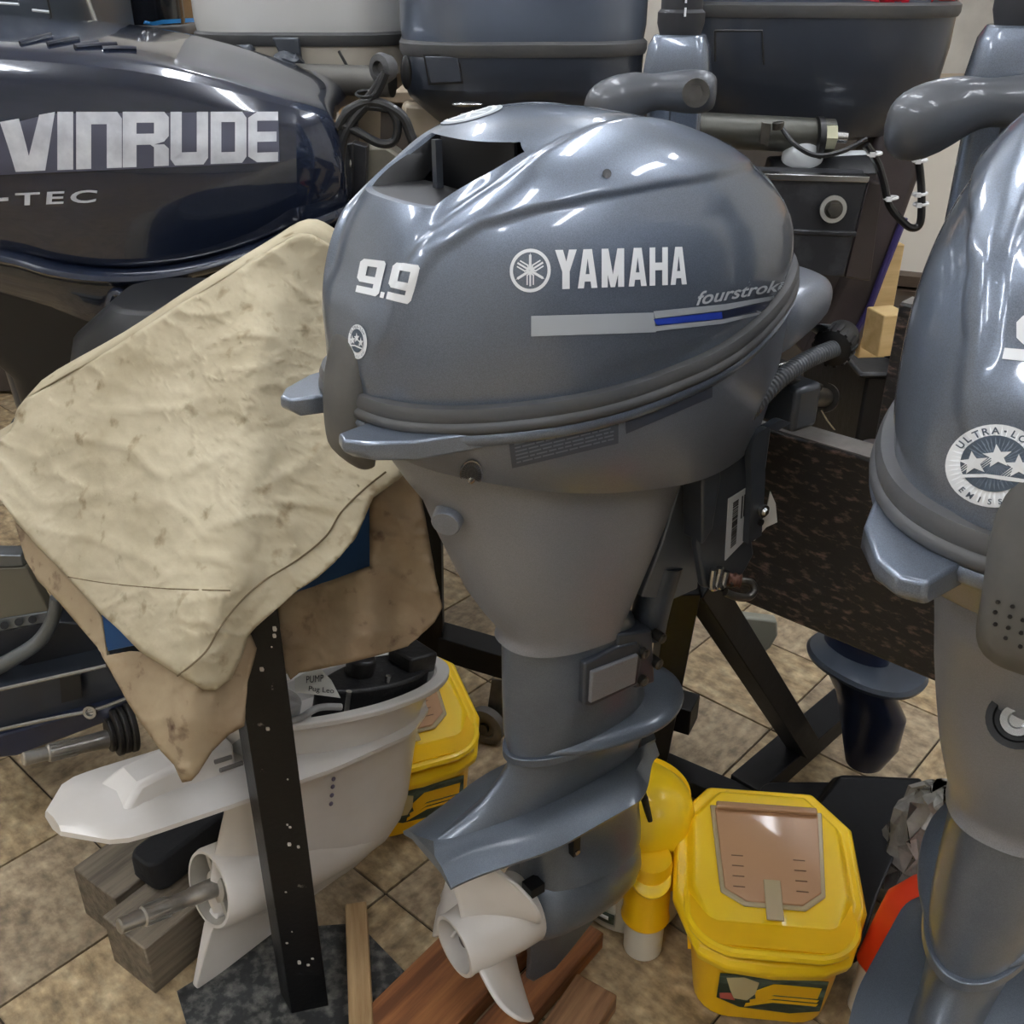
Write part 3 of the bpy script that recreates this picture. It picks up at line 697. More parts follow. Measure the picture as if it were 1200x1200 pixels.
# ---- nose of the lower cowl, cable grommet, hose
P_ = E0.pt
b = MB(); rings = []
for u, y0, hw, zc, hh in ((.40, 0, .085, .885, .045), (.44, 0, .08, .893, .043), (.475, -.005, .07, .90, .036), (.50, -.02, .048, .903, .026), (.512, -.03, .03, .905, .018)):
    rings.append([(u, y0 + hw * math.copysign(abs(math.cos(t)) ** .7, math.cos(t)), zc + hh * math.copysign(abs(math.sin(t)) ** .7, math.sin(t))) for t in [2 * math.pi * i / 32 for i in range(32)]])
b.loft(rings); nz_ = b.build('cowl_nose', MATS['tray_paint'], motor, sub=1, ang=60)
b = MB(); b.lathe((.508, -.03, .905), (1, -.1, 0), [(0, .014), (.012, .014), (.016, .011), (.022, .010), (.024, .006)], n=24); b.build('nose_plug', blackm, motor)
hose_m = mat('hose_plastic', '#55585c', .5, 0, .1)
hp = [P_(790, 515, .075), P_(835, 508, .085), P_(870, 490, .085), P_(905, 452, .08), P_(940, 425, .07), P_(978, 408, .06)]
b = MB(); b.tube(hp, .0095, n=16, k=6, ribs=.0046); b.build('corrugated_hose', hose_m, motor, ang=25)
c0 = P_(972, 412, .06); c1 = P_(992, 388, .04)
dd = (c1 - c0).normalized(); b = MB(); b.lathe(c0 + dd * .004, dd, [(0, .013), (.004, .020), (.022, .021), (.026, .019), (.040, .018)], n=30); x, y = b.frame(dd)
for k in range(14):
    a = 2 * math.pi * k / 14; r_ = x * math.cos(a) + y * math.sin(a); b.bar(c0 + dd * .008 + r_ * .0205, c0 + dd * .026 + r_ * .0205, .0035, .003, up=r_)
hc = b.build('hose_coupling', blackm, motor)
b = MB(); b.loft([[P_(962, 378, .05), P_(1000, 380, .03), P_(1008, 395, .03), P_(990, 392, .05)], [q + Vector((0, .02, -.012)) for q in (P_(962, 378, .05), P_(1000, 380, .03), P_(1008, 395, .03), P_(990, 392, .05))]]); b.build('coupling_cap', bracket_m, hc, bevel=.003)
# ---- swivel and clamp brackets
def plate(name, pts, v, th, m, parent, bev=.002, label=None):
    b = MB(); b.prism([P_(x, y, v) for x, y in pts], (0, th, 0)); return b.build(name, m, parent, bevel=bev, seg=2, label=label)
sw = plate('swivel_bracket', [(804, 548), (824, 535), (818, 690), (789, 703), (752, 700), (775, 640), (790, 590)], .035, .07, mat('swivel_paint', '#656b74', .4, .4, .3), motor)
b = MB(); b.tube([P_(757, 742, .02), P_(765, 705, .02), P_(778, 660, .02)], .021, n=20); b.build('steering_tube', bracket_m, motor)
cb = plate('clamp_bracket', [(836, 512), (905, 500), (897, 560), (880, 610), (884, 650), (862, 690), (826, 690), (818, 640)], .072, .012, bracket_m, motor, .003)
b = MB(); b.prism([P_(x, y, -.075) for x, y in [(836, 490), (935, 475), (915, 560), (884, 650), (862, 690), (826, 690)]], (0, -.012, 0)); b.build('clamp_bracket', bracket_m, motor, bevel=.003)
b = MB(); b.prism([P_(x, y, .078) for x, y in [(824, 520), (842, 512), (846, 560), (836, 620), (824, 640)]], (0, .03, 0)); b.build('tilt_stop', bracket_m, motor, bevel=.003)
# J shaped strap over the beam
q = [P_(884, 632, .082), P_(886, 600, .082), P_(888, 560, .082), P_(887, 530, .082), P_(892, 508, .082), P_(905, 497, .082), P_(918, 500, .082)]
b = MB(); pth = catmull(q, 5); b.loft([[p + Vector((-.010, -.001, -.002)), p + Vector((.010, -.001, .002)), p + Vector((.010, .007, .002)), p + Vector((-.010, .007, -.002))] for p in pth]); st_ = b.build('clamp_strap', bracket_m, motor, bevel=.0015)
p = P_(893, 598, .084); b = MB(); b.cyl(p, p + Vector((0, -.004, 0)), .007, n=18); b.cyl(p + Vector((0, -.004, 0)), p + Vector((0, -.007, 0)), .0045, .003, n=18); b.build('rivet', chrome, st_)
p = P_(891, 612, .084); b = MB(); b.cyl(p, p + Vector((0, -.002, 0)), .004, n=14); b.build('strap_hole', blackm, st_)
# torn white paper left under the strap
b = MB(); b.prism([P_(x, y, .074) for x, y in [(903, 576), (909, 590), (911, 612), (898, 618), (884, 634), (884, 620), (898, 600)]], (0, .001, 0)); b.build('torn_tape', mat('paper', '#cfcdc4', .8), motor)
# serial sticker
b = MB(); b.prism([P_(x, y, .0735) for x, y in [(854, 585), (883, 567), (879, 627), (850, 657)]], (0, .0012, 0)); ss = b.build('serial_label', mat('label_white', '#b9bcbf', .5), motor, label='white serial label printed with bars')
b = MB(); L_ = quadmap(P_(854, 585, .0738), P_(883, 567, .0738), P_(879, 627, .0738), P_(850, 657, .0738)); random.seed(5)
b2, yy_ = MB(), .12
while yy_ < .9:
    h_ = random.uniform(.008, .03); b2.prism([L_(.2, yy_), L_(.42, yy_), L_(.42, yy_ + h_), L_(.2, yy_ + h_)], (0, .0004, 0)); yy_ += h_ + random.uniform(.006, .02)
for k in range(3): b2.prism([L_(.55 + .1 * k, .5), L_(.60 + .1 * k, .5), L_(.60 + .1 * k, .9), L_(.55 + .1 * k, .9)], (0, .0004, 0))
b2.build('label_bars', blackm, ss)
# bolts, pins and the tilt lever by the beam
b = MB(); a_, c_ = P_(935, 462, .05), P_(966, 466, .02); b.cyl(a_, c_, .011, n=20); b.lathe(c_, c_ - a_, [(-.002, .017), (.004, .017), (.004, .012), (.014, .0125), (.016, .007), (.010, .007)], n=24); b.build('tilt_bolt', dsteel, motor)
b = MB(); b.box(P_(925, 470, .05), (.04, .05, .05)); b.build('pivot_block', bracket_m, motor, bevel=.006)
b = MB(); b.bar(P_(895, 440, .06), P_(955, 452, .04), .02, .008); b.build('tilt_lever', blackm, motor, bevel=.002)
for x_, y_ in ((912, 426), (893, 446)):
    b = MB(); b.box(P_(x_, y_, .065), (.02, .012, .004)); b.build('clip', chrome, motor, bevel=.001)
b = MB(); b.tube([P_(962, 480, .03), P_(970, 493, .028), P_(978, 503, .026)], .0012, n=6); b.build('cotter_wire', chrome, motor)
b = MB(); b.tube([P_(850, 694, .085), P_(862, 699, .09), P_(876, 700, .092), P_(884, 692, .09), P_(880, 683, .085), P_(868, 681, .08), P_(855, 684, .075)], .0045, n=12); b.build('pin_hook', dsteel, motor)
b = MB(); b.tube([P_(868, 681, .08) , P_(852, 678, .07)], .008, n=14, k=10, ribs=.006); b.build('hook_spring', mat('copper_spring', '#6f4d40', .5, .5), motor)
for x_, y_ in ((834, 686), (842, 684)):
    b = MB(); p = P_(x_, y_, .078); b.tube([p + Vector((0, 0, .02)), p, p + Vector((.006, 0, -.004)), p + Vector((.01, 0, .012))], .004, n=10); b.build('trim_pin', chrome, motor)
b = MB(); b.cyl(P_(775, 698, .035), P_(775, 698, .0), .006); b.build('swivel_screw', dsteel, motor)
# dangling drain tube
b = MB(); q = [Vector((.318, -.02, .40)), P_(747, 905, .0), P_(755, 935, .01), P_(762, 962, .02)]; b.tube(q[:3], .0045, n=10); b.tube([q[2], q[2] + (q[3] - q[2]) * .6, q[3]], lambda t: .0052 - .002 * t, n=10); b.build('drain_tube', blackm, motor)
tiller(motor, (.46, .135, 1.075), yaw=math.radians(40))
b = MB(); b.bar((.35, .08, .88), (.46, .135, .80), .05, .04); b.build('tiller_mount', bracket_m, motor, bevel=.005)

# ---------------------------------------------------------------- second motor of the same kind on the same beam
m2, cow2, tray2 = make_motor('outboard_motor', 'blue outboard cut off by the right edge, round three-star emission sticker on its back', (.28, .46), 52, sc_=1.08, z=-.04)
S2 = surf(cow2)
emission_sticker(cow2, S2, (1110, 497), (1226, 497), (1226, 594), (1108, 594), label='large white round sticker with three stars')
pxpoly('power_numerals', [(1178, 408), (1215, 411), (1213, 425), (1175, 421)], white_print, cow2, S2)
pxpoly('power_numerals', [(1192, 378), (1200, 370), (1215, 370), (1215, 404), (1200, 404), (1192, 396)], white_print, cow2, S2)
b = MB(); p = hitmap(surf([c for c in m2.children if c.name.startswith('upper_housing')][0]))(1192, 843); d_ = (INV[m2.name].to_3x3() @ (CP - atz(1192, 843, .7))).normalized()
b.lathe(p, d_, [(0, .017), (.003, .017), (.003, .013), (.001, .012)], n=28, cap1=False); q = b.build('water_port', blackm, m2); b = MB(); b.lathe(p, d_, [(0, .010), (.005, .009), (.005, .005), (.001, .004)], n=24); b.build('port_ring', chrome, q)
lt2 = [c for c in m2.children if c.name.startswith('latch')][0]; SLt = surf(lt2); h2 = hitmap(SLt, .0004)
b = MB()
for px, py in ((1170, 705), (1187, 710), (1167, 717), (1184, 722), (1167, 731), (1182, 735), (1199, 726), (1179, 747), (1197, 741), (1196, 757)):
    p = h2(px, py); b.cyl(p, p + Vector((-.0006, 0, 0)), .0011, n=8)
b.build('grip_dimples', blackm, lt2, kind='stuff')
tiller(m2, (.42, .165, 1.045), yaw=math.radians(20), arm=.24)
b = MB(); b.bar((.33, .08, .86), (.42, .165, .78), .05, .04); b.build('tiller_mount', bracket_m, m2, bevel=.005)
V_ = MB(); V_.box((.45, 0, .72), (.05, .14, .30)); V_.build('clamp_bracket', bracket_m, m2, bevel=.01)

# ---------------------------------------------------------------- wooden beams and the steel stands
bd = Vector((.743, -.669, 0)); bn = Vector((-.669, -.743, 0)); A0 = Vector((.296, 1.071, 0))
wood_black = mat('black_painted_wood', '#1a1715', .55, 0, .15, c2='#8a6d62', scale=55, amt=.75, stretch=(1, 1, 2.4), lo=.53, hi=.74, detail=12, bump=.5, bscale=60)
cap_m = mat('beam_top', '#5d5955', .6, c2='#85807b', scale=20, amt=.7)
def beam(label, off, t0, t1, z0, z1, th=.042):
    c = A0 + bd * ((t0 + t1) / 2) - bn * (off + th / 2); t = thing('wooden_beam', label, 'beam', (c.x, c.y, z0), math.radians(-42))
    b = MB(); b.box((0, 0, (z1 - z0) / 2), (t1 - t0, th, z1 - z0)); b.build('board', wood_black, t, bevel=.003)
    b = MB(); b.box((0, 0, z1 - z0 + .0005), (t1 - t0 - .004, th - .006, .002)); b.build('top_edge', cap_m, t, label='grey top edge')  # thin strip along the top of the board, greyer than its faces
    return t
beam('scratched black wooden beam the centre motor clamps onto', 0, -.12, 1.0, .50, .735)
beam('second black beam behind, under the small pale wood blocks', .36, -.02, 1.2, .60, .80)
def bars(name, label, cat, parts, m=None, loc=None, group=None):
    c = loc or Vector(parts[0][1]).copy(); t = thing(name, label, cat, (c[0], c[1], 0), 0, group)
    for p in parts:
        b = MB(); b.bar(p[1], p[2], p[3], p[4], up=p[5] if len(p) > 5 else (0, 0, 1)); b.build(p[0], m or blackmetal, t, world=True, bevel=.0015)
    return t
V = Vector
bars('motor_stand', 'black steel A frame stand under the scratched wooden beam', 'stand', [
    ('leg', (.215, 1.10, .52), (.235, 1.325, .02), .05, .04, (1, 0, 0)),
    ('brace', (.235, 1.105, .515), (.488, 1.335, .05), .04, .04, (1, 1, 0)),
    ('foot_rail', (.66, 1.53, .022), (.375, 1.25, .022), .055, .04),
    ('foot_rail', (.16, 1.375, .02), (.40, 1.21, .02), .045, .03),
    ('top_rail', (.25, 1.19, .53), (.95, .56, .53), .045, .04),
    ('leg', (.86, .56, .47), (.95, .78, .0), .05, .04, (1, 0, 0))])
t = bars('motor_stand', 'black steel stand with a caster, half hidden behind the canvas and centre motor', 'stand', [
    ('post', (-.15, 1.54, .10), (-.135, 1.52, .80), .05, .05, (0, 1, 0)),
    ('foot_rail', (-.17, 1.56, .115), (.30, 1.33, .115), .05, .05),
    ('foot_rail', (-.17, 1.56, .115), (-.5, 1.75, .115), .05, .05)])
wheel_m = mat('caster_rubber', '#5b5752', .5)
b = MB(); b.lathe((-.045, 1.40, .035), (-.5, -1, 0), [(-.011, .026), (-.008, .035), (.008, .035), (.011, .026), (.011, .020), (.006, .018)], n=32); cw = b.build('caster', wheel_m, t, world=True)
b = MB(); b.lathe((-.045, 1.40, .035), (-.5, -1, 0), [(-.013, .008), (.013, .010), (.014, .004)], n=20); b.build('hub', dsteel, cw, world=True)
b = MB(); b.bar((-.03, 1.415, .04), (-.02, 1.43, .11), .03, .006, up=(0, 1, 0)); b.build('caster_fork', dsteel, t, world=True)
t = thing('steel_post', 'black angle steel post with paint chips, standing in front of the white lower unit', 'post', (-.264, .87, 0))
ap = mat('chipped_black_paint', '#08080a', .42, 0, .1, spec=.3, c2='#8a8580', scale=38, amt=.8, lo=.66, hi=.72, bump=.1)
px0 = Vector((-.264, .87, 0)); fa = Vector((.97, .24, 0)); fb = Vector((-.55, .83, 0))
b = MB(); b.loft([[px0 + fa * x + fb * y + Vector((0, 0, z)) for x, y in ((-.022, 0), (.026, 0), (.026, .005), (-.017, .005), (-.017, .036), (-.022, .036))] for z in (.0, .66)]); b.build('angle_bar', ap, t, world=True, bevel=.0008, seg=1)
random.seed(11); b = MB()
for k in range(16):
    z = random.uniform(.05, .6); x = random.uniform(-.015, .02); s = random.uniform(.001, .0028)
    c = px0 + fa * x - fb * .0003 + Vector((0, 0, z)); b.ell(c, (s, .0004, s * random.uniform(1, 2)), n=8, m=4)
b.build('paint_chips', mat('chip', '#b8b4ae', .6), t, world=True, kind='stuff')
# mat, boards and blocks on the floor
mt = mat('rubber_mat', '#2a2b2c', .6, c2='#77766f', scale=60, amt=.8, lo=.45, hi=.7, bump=.5, bscale=70)
b = MB(); b.prism([atz(x, y, 0) for x, y in ((208, 1165), (325, 1092), (420, 1085), (492, 1160), (560, 1330), (260, 1340))], (0, 0, .006)); o = b.build('floor_mat', mt); tag(o, 'speckled black rubber mat under the steel post', 'mat')
def woodm(name, a, c, rot, sc=9, st=(1, 14, 14)):
    return mat(name, a, .6, c2=c, scale=sc, amt=.85, stretch=st, lo=.38, hi=.62, bump=.35, bscale=sc * 3, detail=10)
pinem = woodm('pine', '#b79a70', '#8d6b45', 0, 4); greyw = woodm('grey_wood', '#7d7262', '#4e463b', 0, 5); redw = woodm('red_wood', '#a0683c', '#5a3119', 0, 3, (1, 16, 16))
def timber(label, c, e, L, w_, h, m, z=0, tilt=0, name='timber_block', cat='wood block', roll=0):
    a = math.atan2(e[1], e[0]); t = bpy.data.objects.new(name, None); bpy.data.objects.remove(t)
    b = MB(); b.box((0, 0, 0), (L, w_, h))
    o = b.build(name, m, bevel=.0025); o.location = (c[0], c[1], z + h / 2); o.rotation_euler = (roll, -tilt, a); tag(o, label, cat); return o
e2 = Vector((.58, .81, 0)); e1 = Vector((.81, -.58, 0)); c0_ = Vector((-.613, 1.029, 0))
timber('long grey wood block, left one of the pair under the white lower unit', c0_ + e1 * .048 + e2 * .19, e2, .38, .094, .092, greyw)
timber('grey wood block beside the left one, end grain facing forward', c0_ + e1 * .148 + e2 * .14, e2, .33, .090, .088, greyw)
b = MB(); cc = atz(215, 985, .115)
b.loft([[Vector((cc.x, cc.y, .0925)) + e2 * (x + .03) + e1 * y * (1 - .3 * f) + Vector((0, 0, z)) for x, y in rrect(.20, .07, .02)] for f, z in ((0, 0), (.2, .03), (1, .045))]); o = b.build('rubber_pad', mat('pad_rubber', '#0d0f15', .7, bump=.4, scale=20), bevel=.004); tag(o, 'small black rubber pad on the left grey wood block', 'pad')
timber('pale pine stick lying toward the camera beside the steel post', (-.203, .915), Vector((.17, -1, 0)), .20, .030, .034, pinem, .0065, name='pine_stick', cat='stick')
timber('wide reddish plank on the floor under the propeller', (-.075, .905), Vector((.62, .78, 0)), .36, .105, .036, redw, name='red_plank', cat='plank')
timber('second reddish plank tucked under the skeg, right of the wide one', (-.005, .845), Vector((.62, .78, 0)), .36, .05, .030, redw, name='red_plank', cat='plank')
timber('short brown wood offcut right of the reddish planks', (.075, .835), Vector((.55, .83, 0)), .13, .06, .032, woodm('brown_wood', '#9a7350', '#5f3f28', 0, 5), name='wood_offcut')

# ---------------------------------------------------------------- white lower unit standing on its skeg
class Tilted:
    def __init__(s, c, phi, eps, zc):
        s.R = (Matrix.Rotation(math.radians(phi), 3, 'Z') @ Matrix.Rotation(math.radians(eps), 3, 'Y')); s.loc = Vector(c) - s.R @ Vector((0, 0, zc))
    def pt(s, px, py, v=0):
        n = s.R @ Vector((0, 1, 0)); p = onp(px, py, s.loc - n * v, n); return s.R.inverted() @ (p - s.loc)
W = Tilted(atz(262, 1035, .15), 45, 14, .15)
wu = thing('lower_unit', 'white bare lower unit with a splined steel shaft, behind the steel post', 'lower unit', tuple(W.loc)); wu.rotation_euler = (0, math.radians(14), math.radians(45))
wp = mat('white_casting', '#e4e0db', .33, 0, .4, c2='#cfc8be', scale=4, amt=.8, coat_rough=.2)
def wsec(ur, uf, hw, z, k=64, nr=1.6, nf=2.2): return section(ur, uf, hw, z, k, nr, nf)
b = MB(); tab = [(.395, -.03, .325, .066), (.388, -.03, .322, .066), (.375, -.02, .308, .058), (.345, -.01, .296, .052), (.30, -.01, .298, .046), (.26, -.01, .300, .042), (.22, -.015, .301, .043), (.19, -.02, .301, .045), (.16, -.02, .296, .045), (.13, -.02, .27, .040), (.105, -.01, .235, .032), (.085, .0, .19, .02)]
b.loft([wsec(a, c, h, z) for z, a, c, h in tab], cap0=False)
b.loft([wsec(a, c, h, z) for z, a, c, h in ((.395, -.03, .325, .066), (.395, -.015, .310, .055), (.36, -.01, .295, .05))][::1], cap0=False, cap1=True)
hsg = b.build('gear_housing', wp, wu, ang=40)
b = MB(); b.loft([[(x * 1.0, y, z + dz) for x, y, z in wsec(.02, .325, .074, .398)] for dz in (0, .008)]); 
b = MB(); rim = wsec(-.04, .334, .072, .388, k=72); inn = wsec(-.02, .312, .056, .388, k=72)
vs = [[b.V(p) for p in rim], [b.V((x, y, z + .010)) for x, y, z in rim], [b.V((x, y, z + .010)) for x, y, z in inn], [b.V(p) for p in inn]]
for q in range(4):
    A_, B_ = vs[q], vs[(q + 1) % 4]
    for i in range(72): b.face([A_[i], A_[(i+1) % 72], B_[(i+1) % 72], B_[i]])
b.build('top_flange', wp, wu, bevel=.002)
# side swell
b = MB(); b.lathe((0, 0, .15), (1, 0, 0), [(-.022, .046), (-.022, .050), (-.016, .0525), (.04, .053), (.12, .052), (.19, .046), (.25, .034), (.29, .014)], n=48, cap0=False); b.build('torpedo', wp, wu, ang=50)
b = MB(); b.lathe((0, 0, .15), (-1, 0, 0), [(.021, .0465), (-.012, .044), (-.012, .018), (.012, .021), (.014, .015)], n=40, cap0=False); 
for k in range(4):
    a = math.pi / 4 + k * math.pi / 2; b.bar((.0, .018 * math.cos(a), .15 + .018 * math.sin(a)), (.0, .045 * math.cos(a), .15 + .045 * math.sin(a)), .008, .02, up=(1, 0, 0))
b.build('bearing_carrier', mat('carrier_metal', '#b9b5ac', .35, .3), wu)
b = MB(); b.lathe((-.0, 0, .15), (-1, 0, 0), [(0, .013), (.045, .012), (.05, .0105), (.075, .0105), (.078, .0125), (.11, .0125), (.112, .010), (.14, .0095), (.142, .007)], n=32)
for k in range(14):
    a = 2 * math.pi * k / 14; b.bar((-.079, .0122 * math.cos(a), .15 + .0122 * math.sin(a)), (-.109, .0122 * math.cos(a), .15 + .0122 * math.sin(a)), .0022, .0022, up=(0, math.cos(a), math.sin(a)))
b.build('propeller_shaft', mat('shaft_steel', '#c9c6c0', .3, .85, c2='#8a857d', scale=30, amt=.6), wu)
# plate
b = MB(); N_ = 30; rings = []
for i in range(N_ + 1):
    u = -.226 + .53 * i / N_; hw = lerp([(-.226, .020), (-.185, .066), (-.15, .070), (-.05, .072), (.1, .072), (.24, .058), (.304, .02)], u)
    zt = .332; ridge = .006 + .018 * smooth(-.2, -.1, u)
    rings.append([(u, 0, zt + ridge), (u, -min(.02, hw * .4), zt + ridge * .8), (u, -hw * .7, zt + .004), (u, -hw, zt), (u, -hw, zt - .006), (u, 0, zt - .010), (u, hw, zt - .006), (u, hw, zt), (u, hw * .7, zt + .004), (u, min(.02, hw * .4), zt + ridge * .8)])
b.loft(rings); b.build('cavitation_plate', wp, wu, ang=20)
b = MB(); pts = [(-.165, .335), (-.14, .362), (-.09, .372), (-.02, .378), (-.02, .335)]
b.loft([[(x, s * (.022 + .012 * (z < .35)), z) for x, z in pts] for s in (-1, 1)]); b.build('exhaust_housing', wp, wu, bevel=.006, seg=3)
b = MB()
for k in range(2):
    p = W.pt(*((252, 893), (258, 903))[k], .042); q = W.pt(*((271, 887), (284, 894))[k], .042); b.tube([p, q], .0028, n=8, k=1)
b.build('water_slots', mat('slot_grey', '#77736f', .6), wu)
b = MB()
for x_, y_ in ((391, 913), (390, 922), (389, 932), (388, 942)):
    p = W.pt(x_, y_, .0445); b.ell(p, (.0032, .0022, .0032), n=14, m=6)
b.build('inlet_holes', mat('inlet_grey', '#6b6478', .5), wu)
b = MB(); sk = [(-.010, .11), (-.018, .088), (-.030, .0), (-.024, -.008), (.0, -.001), (.09, .03), (.15, .062), (.20, .085), (.20, .11)]
b.loft([[(x, s * (.010 if z > .07 else .004), z) for x, z in sk] for s in (-1, 1)]); b.build('skeg', wp, wu, bevel=.002)
# engine-side bits in the open top
b = MB(); b.loft([wsec(.11, .30, .040, z) for z in (.35, .40, .406)]); b.box((.275, 0, .412), (.05, .05, .03)); b.cyl((.19, .01, .40), (.19, .01, .43), .02); b.build('water_pump', mat('pump_black', '#1a1a1c', .5, bump=.3, scale=30), wu, bevel=.004)
b = MB(); b.cyl((.03, .0, .35), (.04, .0, .415), .046, .040, n=32); b.tube([(.0, -.04, .40), (.05, -.045, .402), (.09, -.035, .402), (.12, -.045, .40)], .005, n=8); b.build('pump_cover', mat('grey_casting', '#b5b5b4', .45, .2, c2='#77746f', scale=25, amt=.7), wu, bevel=.003)
for x_, y_ in ((455, 792), (409, 810)):
    b = MB(); p = W.pt(x_, y_, .03); b.cyl(p, p + Vector((0, 0, -.03)), .004, n=12); b.build('bolt', chrome, wu)
tg = thing('paper_tag', 'white paper tag with black handwriting, on the white lower unit', 'tag', (0, 0, 0)); tg.location = tuple(W.loc + W.R @ Vector((.04, 0, .42)))
INV[tg.name] = Matrix.Translation(tg.location).inverted()
Yt = tg.location.y - .035
q = [atY(x, y, Yt + .02 * k) for k, (x, y) in enumerate(((346, 812), (398, 817), (380, 785), (352, 795)))]
b = MB(); b.prism([atY(346, 811, Yt), atY(399, 818, Yt), atY(388, 797, Yt + .02), (atY(372, 780, Yt + .04)), atY(345, 795, Yt + .03)], (0, .0008, -.0004)); tp_ = b.build('card', mat('paper', '#cfcdc4', .8), tg, world=True)
for st, (tl, tr, br, bl) in (('PUMP', ((358, 793), (379, 791), (380, 799), (359, 801))), ('Pug Leo', ((361, 804), (391, 807), (392, 815), (362, 812)))):
    V2, F2, _ = text2d(st, bold=.0, shear=.2); pxdecal('handwriting', V2, F2, blackm, tp_, surf(tp_), tl, tr, br, bl, maxe=.3)

# ---------------------------------------------------------------- canvas cover over a blue motor
def crinkle(x, y, seed, wr):
    return noise.fractal(Vector((x / 110 + seed, y / 80, .3)), 1, 2, 6) * wr * .7 - (1 - abs(noise.noise(Vector((x / 120 + y / 90, y / 60 - x / 200, seed))))) ** 9 * wr * .7 - (1 - abs(noise.noise(Vector((x / 60 - y / 70, y / 34 + x / 90, seed + 5))))) ** 12 * wr * .35 - (1 - abs(noise.noise(Vector((x / 26 + y / 40, y / 18 - x / 60, seed + 9))))) ** 10 * wr * .16
def sheet(name, poly, Yf, m, parent=None, maxe=7, label=None, th=.0022, wr=.006, seed=0):
    bm = bmesh.new(); vs = []
    n = len(poly)
    for i in range(n):
        a, c = Vector(poly[i]), Vector(poly[(i + 1) % n]); k = max(1, int((c - a).length / 18))
        for j in range(k):
            p = a + (c - a) * j / k; vs.append(bm.verts.new((p.x, p.y, 0)))
    bmesh.ops.triangle_fill(bm, edges=[bm.edges.new((vs[i], vs[(i + 1) % len(vs)])) for i in range(len(vs))], use_beauty=True)
    for _ in range(7):
        es = [e for e in bm.edges if e.calc_length() > maxe]
        if not es: break
        bmesh.ops.subdivide_edges(bm, edges=es, cuts=1); bmesh.ops.triangulate(bm, faces=[f for f in bm.faces if len(f.verts) > 3])
    bmesh.ops.beautify_fill(bm, faces=bm.faces, edges=[e for e in bm.edges if not e.is_boundary])
    for v in bm.verts:
        x, y = v.co.x, v.co.y; Y = Yf(x, y)
        P = atY(x, y, Y); N_ = crinkle(x, y, seed, wr)
        v.co = P + ray(x, y).normalized() * N_ * (0 if v.is_boundary else 1)
    me = bpy.data.meshes.new(name)
    if parent: bmesh.ops.transform(bm, matrix=INV[parent.name], verts=bm.verts)
    bmesh.ops.recalc_face_normals(bm, faces=bm.faces); bm.to_mesh(me); bm.free(); me.materials.append(m)
    for p in me.polygons: p.use_smooth = True
    o = bpy.data.objects.new(name, me); C.objects.link(o); o.parent = parent
    md = o.modifiers.new('solid', 'SOLIDIFY'); md.thickness = th; md.offset = 0
    if label: o['label'] = label
    return o
def clothmat(name, a, b_, c_, streak):
    m = mat(name, a, .85, c2=b_, scale=5, amt=.9, lo=.35, hi=.68, bump=.5, bscale=26, detail=10, spec=.2)
    nt = m.node_tree; N = nt.nodes; L = nt.links; bs = N['Principled BSDF']; src = bs.inputs['Base Color'].links[0].from_socket
    tc = N.new('ShaderNodeTexCoord'); v = N.new('ShaderNodeTexNoise'); v.inputs['Scale'].default_value = 40; v.inputs['Detail'].default_value = 4; L.new(tc.outputs['Object'], v.inputs[0])
    r = N.new('ShaderNodeMapRange'); r.inputs[1].default_value = .62; r.inputs[2].default_value = .80; L.new(v.outputs[0], r.inputs[0])
    mx = N.new('ShaderNodeMix'); mx.data_type = 'RGBA'; L.new(r.outputs[0], mx.inputs[0]); L.new(src, mx.inputs[6]); mx.inputs[7].default_value = lin(c_); L.new(mx.outputs[2], bs.inputs['Base Color'])
    return m
canvas = clothmat('canvas', '#beb49b', '#988b70', '#7a6b50', 1); canvas2 = clothmat('dirty_canvas', '#a8977b', '#806b55', '#523c30', 1)
cv = thing('canvas_cover', 'stained cream canvas cover draped over a motor, left of the centre motor', 'canvas cover', (-.3, 1.0, .5))
def Yfront(x, y):
    Y = 1.09 - .24 * smooth(250, 830, y) - .03 * (y - 270) / 540
    Y += .13 * smooth(230, -20, x) + .05 * smooth(300, 440, x) * smooth(620, 350, y)
    Y -= .030 * math.exp(-(((x - (318 - .18 * (y - 300))) / 42) ** 2)) * smooth(300, 420, y)
    Y += .018 * math.exp(-(((x - (262 - .10 * (y - 480))) / 36) ** 2)) * smooth(440, 520, y) * smooth(780, 640, y)
    Y += .012 * math.sin((x * .8 + y * .6) / 34) * smooth(600, 750, y + .5 * x - 100) * .5
    return Y
front = [(365, 275), (388, 288), (420, 312), (432, 400), (450, 500), (472, 557), (452, 572), (437, 583), (428, 604), (415, 632), (395, 655), (372, 676), (350, 690), (326, 712), (300, 734), (290, 745), (283, 768), (270, 795), (252, 808), (238, 807), (220, 796), (200, 785), (165, 763), (140, 738), (115, 715), (80, 676), (45, 640), (20, 612), (0, 585), (-40, 570), (-40, 540), (0, 515), (14, 505), (20, 482), (30, 468), (60, 452), (130, 410), (210, 358), (300, 303), (350, 274)]
sheet('front_flap', front, Yfront, canvas, cv, label='light cream front of the canvas')
